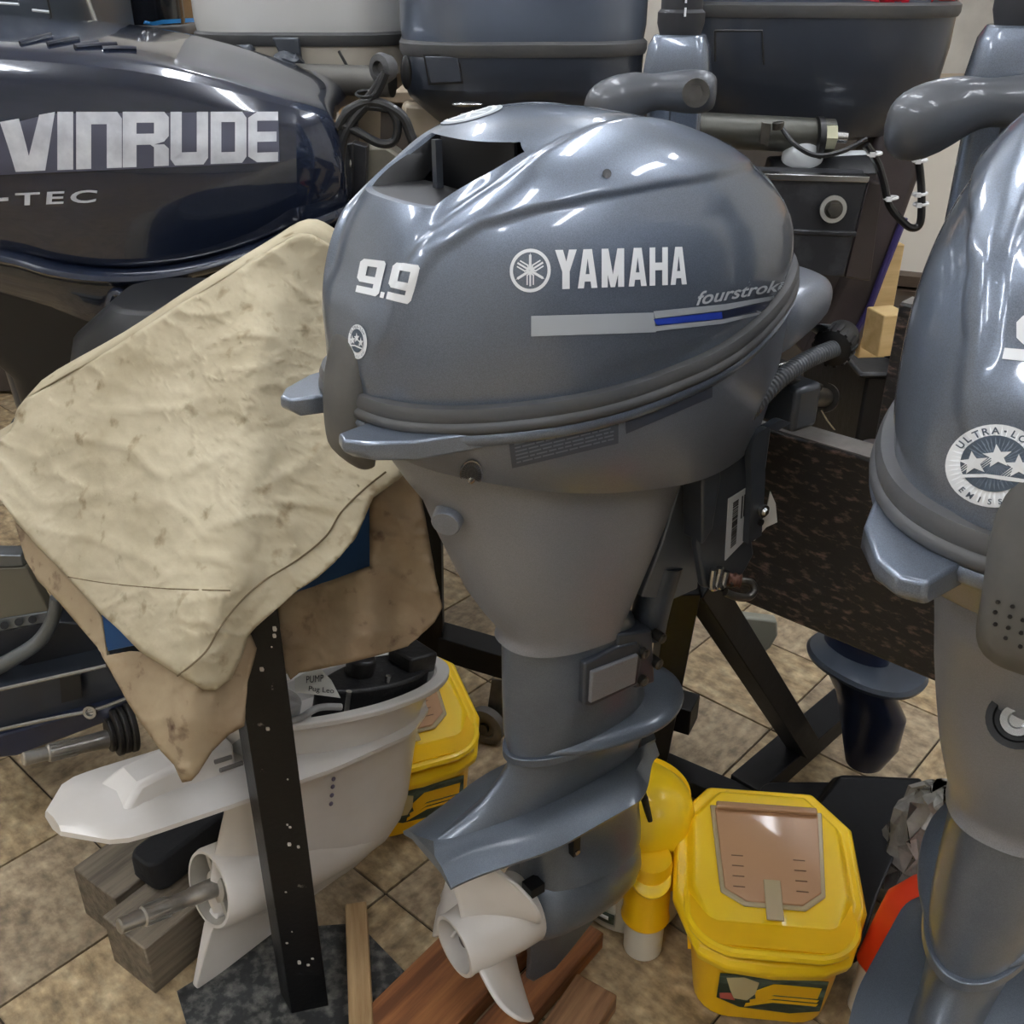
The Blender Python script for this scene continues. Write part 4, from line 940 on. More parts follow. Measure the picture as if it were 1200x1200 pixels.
# turned back over the ridge
b = MB(); rp = [(-40, 540), (14, 505), (30, 468), (130, 410), (210, 358), (300, 303), (352, 274), (388, 288), (422, 313)]
r0 = [atY(x, y, Yfront(x, y)) for x, y in rp]; r0 = catmull(r0, 4)
b.loft([r0, [p + Vector((.0, .05, .004)) for p in r0], [p + Vector((0, .14, -.03)) for p in r0], [p + Vector((.0, .22, -.20)) for p in r0], [p + Vector((0, .25, -.42)) for p in r0]], closed=False); b.build('back_flap', canvas, cv, world=True, solid=.002, ang=80)
sheet('lower_flap', [(18, 612), (45, 640), (85, 680), (112, 712), (119, 724), (125, 768), (153, 763), (170, 764), (240, 800), (292, 740), (300, 760), (290, 800), (286, 850), (268, 860), (248, 880), (232, 905), (224, 914), (214, 916), (205, 896), (190, 880), (165, 845), (150, 822), (130, 785), (112, 755), (95, 735), (70, 705), (45, 680), (30, 655)], lambda x, y: Yfront(x, y) + .022 - .03 * smooth(740, 900, y), canvas2, cv, label='brown soiled lower layer of the canvas', seed=4)
sheet('right_flap', [(325, 700), (360, 690), (434, 664), (434, 585), (470, 555), (492, 572), (500, 620), (508, 665), (518, 712), (510, 728), (492, 745), (478, 757), (440, 768), (400, 778), (350, 788), (340, 796), (332, 780)], lambda x, y: .97 - .0002 * (y - 560) - .012 * math.cos(x / 17.) * smooth(600, 700, y), canvas2, cv, label='brown stained right hand fold of the canvas', seed=9, wr=.008)
bluem = mat('blue_paint', '#1c5a9a', .45, c2='#164a82', scale=6, amt=.6)
bl = thing('blue_board', 'bright blue panel showing under the canvas cover', 'board', (-.3, 1.08, .5))
b = MB(); b.prism([atY(x, y, 1.02) for x, y in ((118, 700), (230, 620), (420, 560), (436, 585), (436, 668), (350, 700), (240, 740), (120, 766))], (0, .03, .012)); b.build('panel', bluem, bl, world=True, bevel=.003)
cm = thing('covered_motor', 'dark outboard body hidden under the canvas cover', 'outboard motor', (-.33, 1.2, .45))
b = MB(); b.loft([[Vector((-.34 + x * s_, 1.26 + y * s_, z)) for x, y in rrect(.50, .26, .09)] for z, s_ in ((.60, .55), (.66, .8), (.72, .9), (.80, .8), (.84, .6))]); b.build('cowling', blackm, cm, world=True, bevel=.01)
b = MB(); b.loft([[Vector((-.34 + x * s_, 1.27 + y * s_, z)) for x, y in rrect(.14, .14, .04)] for z, s_ in ((.3, .7), (.62, 1.0))]); b.build('leg', blackm, cm, world=True)
def catmull2(*p): return [(q.x, q.y) for q in catmull([(x, y, 0) for x, y in p], 12)]
# seam stitched near the right hem, and the hem cord
b = MB(); b.tube([atY(x, y, Yfront(x, y)) + ray(x, y).normalized() * (crinkle(x, y, 0, .006) - .0016) for x, y in catmull2((452, 553), (428, 572), (400, 600), (382, 628), (350, 655), (310, 680), (282, 705), (258, 735), (240, 765), (208, 792))], .0010, n=6, k=1); b.build('stitched_seam', mat('thread', '#6d5f47', .9), cv, world=True)
b = MB(); b.tube([atY(x, y, Yfront(x, y)) + ray(x, y).normalized() * (crinkle(x, y, 0, .006) - .0014) for x, y in catmull2((80, 676), (130, 684), (200, 690), (270, 692))], .0008, n=6, k=1); b.build('stitched_seam', MATS['thread'], cv, world=True)
b = MB(); b.tube([atY(x, y, .955) for x, y in ((113, 712), (116, 735), (121, 758), (125, 768))], .004, n=8, k=4, ribs=.005); b.build('hem_rope', canvas, cv, world=True)

# ---------------------------------------------------------------- litter pails
yel = mat('yellow_plastic', '#ffc90a', .4, 0, .2, c2='#f2b808', scale=6, amt=.7); yel2 = mat('yellow_lid', '#ffd61a', .38, 0, .2, c2='#fac812', scale=8, amt=.6)
lid_b = mat('brown_window', '#b98f68', .35, 0, .4, c2='#a87f5a', scale=5, amt=.4); frost = mat('clear_plastic', '#dcc9a0', .25, trans=.35)
green_l = mat('dark_green_label', '#2c3a2c', .4, c2='#6c7d70', scale=18, amt=.8, stretch=(1, 1, 4), lo=.45, hi=.65); red_l = mat('red_print', '#b8574a', .5); cream_l = mat('cream_print', '#c9b98a', .5)
def pail(label, loc, rz, tilt=0, s=1):
    t = thing('litter_pail', label, 'pail', loc, rz, None)
    t.scale = (s, s, s)
    rings = []
    for z, w_, d_, r in ((0, .145, .155, .035), (.006, .160, .168, .04), (.05, .168, .174, .04), (.10, .174, .180, .04), (.15, .182, .188, .04), (.158, .190, .198, .04), (.165, .190, .198, .04)):
        rings.append([(x, y, z * .90) for x, y in rrect(w_, d_, r, 6)])
    b = MB(); b.loft(rings); b.build('body', yel, t, ang=40)
    oc = lambda w_, d_, c: [(-w_/2 + c, d_/2), (w_/2 - c, d_/2), (w_/2, d_/2 - c), (w_/2, -d_/2 + c * .55), (w_/2 - c * .5, -d_/2), (-w_/2 + c * .5, -d_/2), (-w_/2, -d_/2 + c * .55), (-w_/2, d_/2 - c)]
    tz = lambda x, y, z: (x, y, z - .052 + .26 * (y + .1))
    def lid_ring(pts, z, sh=0): return [tz(x, y + sh, z) for x, y in pts]
    O_ = [(-.068, .122), (.068, .122), (.112, .075), (.115, -.030), (.098, -.070), (.088, -.092), (.055, -.106), (0, -.110), (-.055, -.106), (-.088, -.092), (-.098, -.070), (-.115, -.030), (-.112, .075)]
    def n8(fx, fy=None):
        fy = fy or fx; P_ = [(x * fx, y * fy + (1 - fy) * .01) for x, y in O_]
        return sum([[((1 - k / 4) * p[0] + k / 4 * q[0], (1 - k / 4) * p[1] + k / 4 * q[1]) for k in range(4)] for p, q in zip(P_, P_[1:] + P_[:1])], [])
    b = MB(); b.loft([lid_ring(n8(.90), .152), lid_ring(n8(.97), .158), lid_ring(n8(1.0), .172), lid_ring(n8(.95), .181), lid_ring(n8(.86), .178), lid_ring(n8(.79, .84), .190), lid_ring(n8(.72, .78), .1915)])
    b.build('lid', yel2, t, ang=30, bevel=.003, seg=3)
    b = MB(); ring_pts = [(x, y - .004, .143) for x, y in rrect(.194, .200, .055, 8)]
    b.tube(ring_pts[len(ring_pts)//2 - 1:] , .006, n=8, k=2); b.build('lid_rim', yel2, t)
    b = MB(); wn = [(-.062, .066), (.066, .066), (.058, -.035), (.035, -.052), (-.030, -.052), (-.055, -.038)]
    b.loft([[tz(x * 1.09, y * 1.08 + .008, .1925) for x, y in wn], [tz(x * 1.09, y * 1.08 + .008, .196) for x, y in wn]]); b.build('window_frame', frost, t, bevel=.003)
    b = MB(); b.loft([[tz(x, y + .008, .196) for x, y in wn], [tz(x, y + .008, .1985) for x, y in wn]]); wv = b.build('flap', lid_b, t, bevel=.001, label='brown translucent flap')
    b = MB(); b.box((.002, .066 + .008, .1515 + .26 * .17), (.125, .010, .006)); b.build('hinge', lid_b, wv, bevel=.002)
    b = MB()
    for k in range(4):
        for x in (-.040, .030 + .004): b.box(tz(x + .002, -.028 + .013 * k, .1988), (.014, .0012, .0006))
    b.build('vent_slits', mat('slit', '#6d4f38', .6), wv)
    b = MB(); b.loft([[tz(x, y, z) for x, y in ((-.009, -.018), (.011, -.018), (.011, -.066), (-.009, -.066))] for z in (.1985, .2015)]); b.build('latch_tab', frost, wv, bevel=.001)
    # side grips
    b = MB()
    for k in range(3): b.bar((-.088, -.03 + .016 * k, .055), (-.092, -.03 + .016 * k, .095), .004, .004)
    b.build('grip_ribs', yel, t)
    # printed label round the lower body
    hw = .0868
    def lp(x, z): # on the front face
        z *= .92; return Vector((x, -.0875 - .0016 - .06 * (z - .04), z))
    lab = MB(); lab.prism([lp(-.058, .100), lp(.066, .102), lp(.064, .040), (lp(.03, .030)), lp(-.030, .034), lp(-.058, .050)], (0, -.0006, 0)); lo_ = lab.build('label', green_l, t)
    b = MB()
    for k, (z0, z1) in enumerate(((.088, .066), (.063, .058), (.055, .050))):
        b.prism([lp(-.015 - .004 * k, z0 - .018 if k == 0 else z0 - .012), lp(.005, z0), lp(.060, z0), lp(.058, z1), lp(.008, z1), lp(-.012 - .006 * k, z1 - .014)], (0, -.0011, 0))
    b.build('label_swoosh', yel, lo_)
    b = MB(); b.prism([lp(-.050, .092), lp(-.030, .096), (lp(-.012, .088)), lp(-.014, .065), lp(-.022, .05), lp(-.038, .052), lp(-.044, .07)], (0, -.0012, 0)); b.build('label_jug', cream_l, lo_)
    b = MB(); b.prism([lp(-.055, .060), lp(-.042, .062), lp(-.036, .048), lp(-.054, .050)], (0, -.0014, 0)); b.build('label_mark', red_l, lo_)
    return t
pail('yellow litter pail with brown flap lid, lower right beside the yellow jug', (.330, .945, 0), math.radians(-6), s=1.06)
pail('yellow litter pail half hidden behind the white lower unit', (-.175, 1.27, 0), math.radians(22), s=1.05)
# ---------------------------------------------------------------- yellow and white jug
jg = thing('seed_jug', 'white round container with yellow domed lid and front spout, left of the pail', 'jug', (.185, 1.06, 0))
b = MB(); b.lathe((.172, 1.065, 0), (0, 0, 1), [(0, .070), (.004, .076), (.08, .078), (.12, .077)], n=48); b.build('body', mat('cream_plastic', '#e6e1d3', .4, c2='#d5cebb', scale=5), jg, world=True)
def blob(cx, cy, r, z, fl, rf=.026, n=64):
    out = []
    for i in range(n):
        a = 2 * math.pi * i / n; d = Vector((math.cos(a), math.sin(a), 0)); f = max(0, -d.y) ** 10
        out.append((cx + d.x * r, cy + d.y * (r + fl * f), z))
    return out
b = MB(); b.lathe((.181, .972, 0), (0, 0, 1), [(0, .023), (.003, .0265), (.10, .0275), (.14, .0275)], n=32); b.build('spout_column', MATS['cream_plastic'], jg, world=True)
b = MB(); b.loft([blob(.172, 1.065, r, z, 0) for z, r in ((.085, .086), (.092, .084), (.13, .079), (.17, .076), (.20, .074))]); b.build('lid_skirt', yel, jg, world=True)
b = MB(); b.lathe((.181, .972, 0), (0, 0, 1), [(.062, .031), (.066, .033), (.072, .031), (.16, .0305), (.172, .028), (.174, .01)], n=36); b.build('spout_cap', yel, jg, world=True)
b = MB(); b.lathe((.176, 1.052, 0), (0, 0, 1), [(.165, .074), (.185, .0735), (.205, .066), (.222, .05), (.232, .028), (.236, .006)], n=48); b.build('dome', yel2, jg, world=True)
b = MB(); b.lathe((.181, .955, .150), (0, -.55, 1), [(0, .026), (.006, .026), (.008, .022)], n=32); b.build('thumb_rest', yel2, jg, world=True)
b = MB(); ring = [(.172 + .0792 * math.cos(math.radians(a)), 1.065 + .0792 * math.sin(math.radians(a))) for a in range(205, 252, 4)]
b.loft([[(x, y, z) for x, y in ring] for z in (.015, .085)], closed=False); lb_ = b.build('label', mat('white_label', '#cfd0c8', .5, c2='#5d7a4a', scale=14, lo=.55, hi=.62), jg, world=True, solid=.0006)
b = MB(); ring = [(.172 + .0802 * math.cos(math.radians(a)), 1.065 + .0802 * math.sin(math.radians(a))) for a in range(212, 249, 4)]
b.loft([[(x, y, z) for x, y in ring] for z in (.020, .040)], closed=False); b.build('label_band', green_l, lb_, world=True, solid=.0004)
b = MB(); ring = [(.172 + .0810 * math.cos(math.radians(a)), 1.065 + .0810 * math.sin(math.radians(a))) for a in range(218, 244, 4)]
b.loft([[(x, y, z) for x, y in ring] for z in (.027, .034)], closed=False); b.build('label_plate', white_print, lb_, world=True, solid=.0004)
# ---------------------------------------------------------------- red jug, black bin, plastic bag, blue leg (right)
redm = mat('red_plastic', '#e4401c', .42, 0, .1, c2='#cf3412', scale=7, amt=.6)
rj = thing('red_bottle', 'orange red plastic bottle with white base, bottom right behind the cut off motor', 'bottle', (.52, .88, 0))
def Rr(z, w_, d_, r, dx=0, dy=0): return [(.522 + dx + x * .93 - y * .35, .865 + dy + x * .35 + y * .93, z) for x, y in rrect(w_, d_, r, 4)]
b = MB(); b.loft([Rr(.0, .15, .11, .02), Rr(.10, .145, .105, .02)]); b.build('base', MATS['cream_plastic'], rj, world=True, bevel=.003)
b = MB(); b.loft([Rr(.085, .15, .11, .015), Rr(.16, .130, .10, .015), Rr(.205, .115, .09, .012), Rr(.232, .085, .07, .01, .005), Rr(.238, .07, .055, .01, .005)]); b.build('red_shell', redm, rj, world=True, bevel=.004)
b = MB(); b.loft([Rr(z, .05, .012, .004, .02, -.050 + .03 * f) for z, f in ((.09, 0), (.16, .3), (.20, .6))]); b.build('shell_rib', redm, rj, world=True, bevel=.003)
bn_ = thing('black_bin', 'black plastic bin lid leaning on the floor, right of the pail', 'bin', (.50, 1.10, 0))
bm_ = mat('bin_plastic', '#0d0d0f', .5, 0, .05, spec=.3, c2='#18181a', scale=10, bump=.3)
z_ = lambda px, py, Y: atY(px, py, Y)
b = MB(); top = [z_(955, 945, 1.13), z_(985, 908, 1.15), z_(1082, 912, 1.13), z_(1078, 935, 1.09), z_(1030, 1050, .96), z_(1005, 1130, .88), z_(978, 1130, .89), z_(972, 1040, 1.0)]
b.prism(top, (.01, .05, -.05)); b.build('panel', bm_, bn_, world=True, bevel=.006, seg=3)
b = MB(); b.loft([[(.455 + x, 1.13 + y, z) for x, y in rrect(w_, w_ * .9, .03)] for z, w_ in ((.0, .13), (.09, .16))]); b.build('tub', bm_, bn_, world=True, bevel=.004)
b = MB(); p = z_(1008, 998, 1.085); b.cyl(p, p + Vector((0, -.004, .002)), .004, n=12); b.build('rivet', blackm, bn_, world=True)
pb = thing('plastic_bag', 'crumpled clear plastic bag between the black bin and the cut off motor', 'bag', (.53, .95, 0))
b = MB(); rings = []
for i in range(1, 14):
    a = math.pi * i / 14; rings.append([(.575 + .06 * math.sin(a) * math.cos(t) + .03 * noise.noise(Vector((math.cos(t) * 3, math.sin(t) * 3, i * .7))), 1.03 + .05 * math.sin(a) * math.sin(t) + .03 * noise.noise(Vector((math.sin(t) * 4, i * .9, math.cos(t) * 4))), .12 - .12 * math.cos(a)) for t in [2 * math.pi * j / 32 for j in range(32)]])
b.loft(rings); b.build('film', mat('clear_film', '#b9b7b0', .18, trans=.55, c2='#6f6c66', scale=20, lo=.4, hi=.6, bump=1, bscale=30), pb, world=True, ang=20)
dk = mat('navy_paint', '#1a2542', .3, .3, .6, c2='#151c30', scale=5, amt=.7); dkp = mat('slate_paint', '#3c4450', .4, .4, .4)
ol_ = thing('outboard_motor', 'navy outboard leg with round plate hanging behind the beam, right of the brace', 'outboard motor', (.53, 1.22, .2))
b = MB(); cX = atz(1015, 775, .25); M_ = Matrix.Rotation(math.radians(-52), 4, 'Z')
pl = superell(.095, .07, 2.3, 48)
b.loft([[cX + M_ @ Vector((x * f, y * f, dz)) for x, y in pl] for f, dz in ((.7, .012), (.95, .006), (1, 0), (.98, -.006), (.6, -.010))]); b.build('splash_plate', dkp, ol_, world=True)
b = MB(); b.loft([[cX + M_ @ Vector((x * f - .01, y * f, dz)) for x, y in superell(.045, .032, 2.0, 3)] for f, dz in ((1, .010), (.9, .018))]); b.build('anode_bracket', mat('green_zinc', '#8a9468', .5, .3), ol_, world=True, bevel=.004)
b = MB(); b.cyl(cX + M_ @ Vector((-.02, .0, .012)), cX + M_ @ Vector((-.02, 0, .026)), .014); b.build('anode_bolt', mat('rusty', '#4d3a30', .6, .5), ol_, world=True)
b = MB(); b.loft([[cX + M_ @ Vector((x - .02 + off, y, 0)) + Vector((.03 * (1 if z < .2 else 0), .0, z - .25)) for x, y in superell(w_, .032, 2, 32)] for z, w_, off in ((.60, .05, 0), (.27, .055, 0), (.23, .06, .0), (.16, .062, .01), (.10, .05, .02), (.05, .03, .02))]); b.build('leg', dk, ol_, world=True)
og = thing('outboard_motor', 'small grey skeg tip hanging below the clamped bracket, above the brace', 'outboard motor', (.38, 1.4, .3))
b = MB(); b.prism([atY(x, y, 1.36) for x, y in ((838, 735), (862, 722), (911, 728), (912, 745), (903, 760), (893, 767), (876, 760))], (0, .02, 0)); b.build('skeg', mat('grey_green', '#8a8a7e', .5), og, world=True, bevel=.004)
b = MB(); b.loft([[Vector((.34 + x, 1.40 + y, z)) for x, y in rrect(.10 * f, .04, .018)] for z, f in ((.37, 1), (.60, 1.2))]); b.build('leg', dkp, og, world=True)

# ---------------------------------------------------------------- second row: big outboards
def big_motor(label, X, Y, yaw, w_, l_, zs, pan, m_c, m_p, zt=.42, cat='outboard motor', leg=True):
    t = thing('outboard_motor', label, cat, (X, Y, 0), yaw)
    R_ = lambda f, g, z, off=0: [(x, y + off, z) for x, y in rrect(w_ * f, l_ * g, min(w_, l_) * .26 * f, 7)]
    b = MB(); b.loft([R_(.985, .985, zs), R_(1, 1, zs + .02), R_(1.0, 1.0, zs + zt * .5), R_(.96, .97, zs + zt * .75), R_(.85, .88, zs + zt * .93), R_(.6, .6, zs + zt)]); c = b.build('cowling', m_c, t, ang=30)
    b = MB(); b.loft([R_(1.0, 1.0, zs - .018), R_(1.012, 1.012, zs - .012), R_(1.012, 1.012, zs - .002), R_(.99, .99, zs + .002)]); b.build('rubber_seal', rubber, t)
    b = MB(); b.loft([R_(.99, .99, zs - .018), R_(.985, .985, zs - .06), R_(.95, .95, zs - pan * .6), R_(.72, .8, zs - pan * .92), R_(.45, .6, zs - pan)]); b.build('lower_cowl', m_p, t, ang=30)
    if leg:
        b = MB(); b.loft([[(x, y + .03, z) for x, y in superell(.07 * f, .13 * f, 2.4, 40)] for z, f in ((zs - pan + .02, 1.25), (zs - pan - .2, 1.0), (.55, .85), (.30, .7), (.22, .7))]); b.build('leg', m_p, t)
        b = MB(); b.loft([[(x, y + .06, z) for x, y in superell(.055, .22, 2.2, 40)] for z in (.30, .315)]); b.lathe((0, -.10, .15), (0, 1, 0), [(0, .02), (.03, .04), (.12, .05), (.25, .04)], n=28); b.box((0, .06, .22), (.03, .16, .16)); b.build('gearcase', m_p, t)
    return t, c
grey_c = mat('grey_cowl', '#6b7585', .32, .4, .7, c2='#58616f', scale=3); grey_p = mat('dark_pan', '#3a404b', .35, .3, .5, c2='#2c313b', scale=4)
navy_p = mat('navy_pan', '#2b313d', .35, .3, .4, c2='#1c2130', scale=4)
mm, mmc = big_motor('grey outboard behind the centre motor, cable grommet at its lower left corner', .005, 1.80, math.radians(4), .355, .52, 1.108, .125, grey_c, grey_p, .44)
b = MB(); b.prism([atY(x, y, 1.535) for x, y in ((498, 66), (536, 66), (541, 96), (504, 98))], (0, .004, 0)); b.build('access_panel', grey_p, mm, world=True, bevel=.0015)
b = MB(); b.prism([atY(x, y, 1.538) for x, y in ((496, 64), (538, 64), (543, 98), (502, 100))], (0, .003, 0)); b.build('panel_gap', blackm, mm, world=True)
b = MB(); b.ell(atY(476, 85, 1.545), (.008, .006, .022)); b.build('slot', blackm, mm, world=True)
b = MB(); b.ell(atY(548, 122, 1.52), (.022, .01, .004)); b.build('latch_tab', chrome, mm, world=True)
rm_, rmc = big_motor('large grey outboard with red markings, behind on the right', .47, 1.88, math.radians(-7), .42, .56, 1.155, .20, grey_c, grey_p, .42, leg=False)
Sr = surf(rmc); redp = mat('red_lettering', '#c8102e', .35); 
for pts in (((1030, -20), (1075, -20), (1064, 4), (1052, 12), (1040, 8), (1030, 10)), ((1098, -20), (1138, -20), (1118, 8), (1104, 8), (1092, 12), (1090, 4))): pxpoly('red_lettering', pts, redp, rmc, Sr)
b = MB(); q_ = [atY(x, y, 1.575) for x, y in ((838, 36), (893, 36), (895, 76))]; b.tube(q_[:1] + q_[1:], .0018, n=6, k=1); b.tube([atY(838, 72, 1.575), q_[0]], .0018, n=6, k=1); b.build('panel_gap', blackm, rm_, world=True)
# mounting gear under it
brk = thing('mounting_bracket', 'black transom bracket with a big washer bolt, right of the centre cowling', 'bracket', (.47, 1.55, .8))
bm2 = mat('cast_black', '#2b2c30', .45, .2, .2, c2='#55565a', scale=16, amt=.7, lo=.5, hi=.75)
Yk = 1.50; A_ = lambda x, y, d=0: atY(x, y, Yk + d)
b = MB(); b.prism([A_(880, 208), A_(1018, 212), A_(990, 326), A_(925, 322), A_(885, 300)], (0, .03, .012)); b.build('plate', bm2, brk, world=True, bevel=.004)
b = MB(); b.prism([A_(880, 203, -.006), A_(1020, 207, -.006), A_(1018, 214, -.006), A_(880, 211, -.006)], (0, .03, 0)); b.build('flange', chrome, brk, world=True, bevel=.001)
b = MB(); b.prism([A_(905, 268, -.004), A_(1005, 272, -.004), A_(1004, 278, -.004), A_(905, 274, -.004)], (0, .02, 0)); b.build('rib', bm2, brk, world=True, bevel=.002)
p = A_(976, 245, -.008); dn = Vector((0, -1, .1)); b = MB(); b.lathe(p, dn, [(0, .019), (.003, .019), (.003, .010)], n=32); w1 = b.build('washer', mat('zinc', '#c9c9c4', .35, .8), brk, world=True); b = MB(); b.cyl(p, p + dn.normalized() * .012, .0105, n=6); b.cyl(p, p + dn.normalized() * .005, .013, n=24); b.build('bolt', dsteel, w1, world=True)
b = MB(); b.prism([A_(1018, 212, .0), A_(1035, 215, .03), A_(1020, 330, .05), A_(990, 326, .0)], (.0, .03, 0)); b.build('side_plate', mat('maroon_black', '#231a1f', .5), brk, world=True, bevel=.003)
b = MB(); b.prism([A_(905, 188, .05), A_(1022, 182, .05), A_(1030, 205, .02), A_(900, 208, .02)], (0, .04, 0)); b.build('rest_pad', blackm, brk, world=True, bevel=.004)
tt = thing('tilt_tube', 'greasy steel steering tube with nut, above the black bracket', 'tube', (.45, 1.55, .95))
b = MB(); b.cyl(A_(780, 150, .06), A_(975, 160, .06), .024, n=28); b.build('tube', mat('greasy_steel', '#55554f', .45, .6, c2='#33322e', scale=12), tt, world=True)
b = MB(); b.cyl(A_(955, 162, .05), A_(962, 162, .05), .030, n=24); b.build('seal_ring', blackm, tt, world=True)
b = MB(); b.cyl(A_(960, 160, .04), A_(978, 160, .04), .018, n=6); b.build('nut', mat('brass_nut', '#a5a38c', .35, .8), tt, world=True)
b = MB(); b.cyl(A_(978, 160, .04), A_(992, 161, .04), .008, n=16); b.build('stud', chrome, tt, world=True)
b = MB(); b.prism([A_(893, 143, .02), A_(904, 145, .02), (A_(900, 172, .02)), A_(890, 168, .02)], (0, .004, 0)); b.cyl(A_(912, 143, .02), A_(912, 152, .02), .008); b.build('grease_clip', dsteel, tt, world=True, bevel=.001)
b = MB(); b.tube([A_(915, 148, .02), A_(930, 168, .0), (A_(955, 182, -.01)), A_(985, 178, -.01), A_(1015, 163, .01)], .0035, n=8); b.build('cable', blackm, tt, world=True)
b = MB(); b.ell(A_(940, 185, .05), (.03, .02, .028)); b.build('white_cap', mat('grey_white', '#b9bdc0', .5), tt, world=True)
b = MB(); b.prism([A_(965, 180, .06), A_(1018, 178, .06), A_(1018, 190, .05), A_(960, 192, .05)], (0, .02, 0)); b.build('clamp_plate', MATS['grey_white'], tt, world=True, bevel=.003)
lg2 = rm_
b = MB(); b.prism([atY(x, y, 1.66) for x, y in ((1035, 120), (1110, 160), (1085, 190), (1045, 300), (1010, 405), (985, 430), (940, 420), (1000, 300))], (.0, .10, 0)); b.build('midsection', mat('dark_leg', '#3b3637', .45, .2, .2, c2='#54494a', scale=8), lg2, world=True, bevel=.012, seg=3)
b = MB(); b.tube([atY(x, y, 1.655) for x, y in ((1060, 255), (1035, 318), (1018, 362), (1000, 395))], .006, n=8); b.build('purple_edge', mat('purple_paint', '#3c3468', .4), lg2, world=True)
# wiring with white ties
wh = thing('wiring_harness', 'black wiring loop with white cable ties, under the large grey outboard', 'wiring', (.6, 1.5, .85))
b = MB()
for off in (-.004, .004): b.tube([A_(1015, 170, off), A_(1028, 190, off), A_(1036, 215, off), (A_(1042, 240, off)), A_(1056, 258, off), A_(1068, 267, off), A_(1078, 262, off), A_(1080, 235, off), A_(1078, 200, off), A_(1072, 165, off), A_(1075, 140, off)], .0055, n=10)
hw_ = b.build('wires', mat('wire_sleeve', '#101114', .3, 0, .4), wh, world=True)
for x, y, dx in ((1025, 180, 10), (1044, 232, 9), (1078, 188, 11), (1078, 227, 9), (1079, 239, 7)):
    b = MB(); c_ = A_(x, y, -.004); b.tube([c_ + Vector((.009 * math.cos(a), .009 * math.sin(a), .001 * math.cos(a))) for a in [2 * math.pi * k / 12 for k in range(13)]], .0022, n=6, k=1); b.box(c_ + Vector((-.006, -.01, 0)), (.007, .005, .006)); b.build('cable_tie', mat('tie_white', '#dcdcdc', .5), wh, world=True)
# white motor
whc = mat('white_cowl', '#d9d9d6', .4, 0, .4); beige = mat('beige_pan', '#bdb6a8', .5, c2='#a39c8e', scale=4)
wm_, wmc = big_motor('white outboard with beige lower pan, upper left behind the dark cowling', -.335, 2.02, math.radians(-2), .36, .50, 1.108, .11, whc, beige, .44)
b = MB(); b.prism([atY(x, y, 1.74) for x, y in ((318, 44), (350, 44), (354, 74), (340, 78), (328, 66))], (0, .01, 0)); b.build('bracket', bracket_m, wm_, world=True, bevel=.003)
b = MB(); b.tube([atY(x, y, 1.72) for x, y in ((315, 84), (330, 68), (346, 72), (352, 68))], .01, n=10); b.build('fuel_pipe', bracket_m, wm_, world=True)
b = MB(); b.prism([atY(x, y, 1.735) for x, y in ((264, 54), (292, 52), (298, 60), (296, 70), (266, 64))], (0, .02, 0)); b.build('plug', bracket_m, wm_, world=True, bevel=.004)
b = MB(); b.cyl(atY(330, 92, 1.70), atY(460, 96, 1.66), .022, n=24); b.build('steering_tube', mat('grey_tube', '#5b5954', .5, .3), wm_, world=True)
b = MB(); b.cyl(atY(397, 60, 1.70), atY(412, 87, 1.69), .0022, n=8); b.build('stud', blackm, wm_, world=True)
b = MB(); b.prism([atY(x, y, 1.60) for x, y in ((425, 172), (452, 170), (470, 182), (475, 250), (438, 255), (424, 236))], (0, .05, 0)); b.build('clamp_casting', mat('dirty_alloy', '#8d897c', .5, .4, c2='#605c52', scale=14), wm_, world=True, bevel=.006)
b = MB(); b.prism([atY(x, y, 1.57) for x, y in ((402, 170), (414, 167), (414, 235), (404, 232))], (0, .006, 0)); b.prism([atY(x, y, 1.575) for x, y in ((412, 167), (430, 172), (428, 240), (410, 238))], (0, .03, 0)); b.build('clamp_arm', bm2, wm_, world=True, bevel=.002)
p = atY(402, 191, 1.56); b = MB(); b.lathe(p, (0, -1, .1), [(0, .014), (.004, .013), (.008, .006)], n=24); b.build('clamp_bolt', chrome, wm_, world=True)
b = MB(); b.prism([atY(x, y, 1.62) for x, y in ((470, 120), (560, 125), (545, 160), (500, 175), (470, 150))], (0, .04, 0)); b.build('transom_casting', mat('tan_alloy', '#9c8f7b', .5), wm_, world=True, bevel=.008)
# cables by the grommet
cb_ = thing('control_cables', 'black control cables looping below the grommet, left of the centre cowling', 'cable', (-.18, 1.5, 1.0))
gm = atY(450, 80, 1.49); b = MB(); b.lathe(gm, (-.6, -.8, 0), [(-.01, .016), (.004, .020), (.010, .018), (.012, .010), (.004, .008)], n=24); b.build('grommet', rubber, cb_, world=True)
for pts, r in ((((452, 85), (440, 110), (415, 140), (402, 165), (398, 200)), .0065), (((448, 88), (432, 112), (412, 135), (400, 158), (395, 190)), .0045), (((396, 150), (412, 128), (440, 120), (470, 135), (482, 160), (490, 180)), .007), (((398, 145), (420, 155), (445, 168), (462, 165), (466, 145), (458, 128)), .006), (((400, 160), (405, 130), (430, 125), (455, 128)), .005)):
    b = MB(); b.tube([atY(x, y, 1.47) for x, y in pts], r, n=10); b.build('cable', mat('cable_black', '#1d1e20', .4, 0, .2), cb_, world=True)
b = MB(); c_ = atY(428, 110, 1.465); b.tube([c_ + Vector((.012 * math.cos(a), .012 * math.sin(a), .003 * math.sin(a))) for a in [2 * math.pi * k / 10 for k in range(11)]], .002, n=6, k=1); b.build('cable_tie', blackm, cb_, world=True)
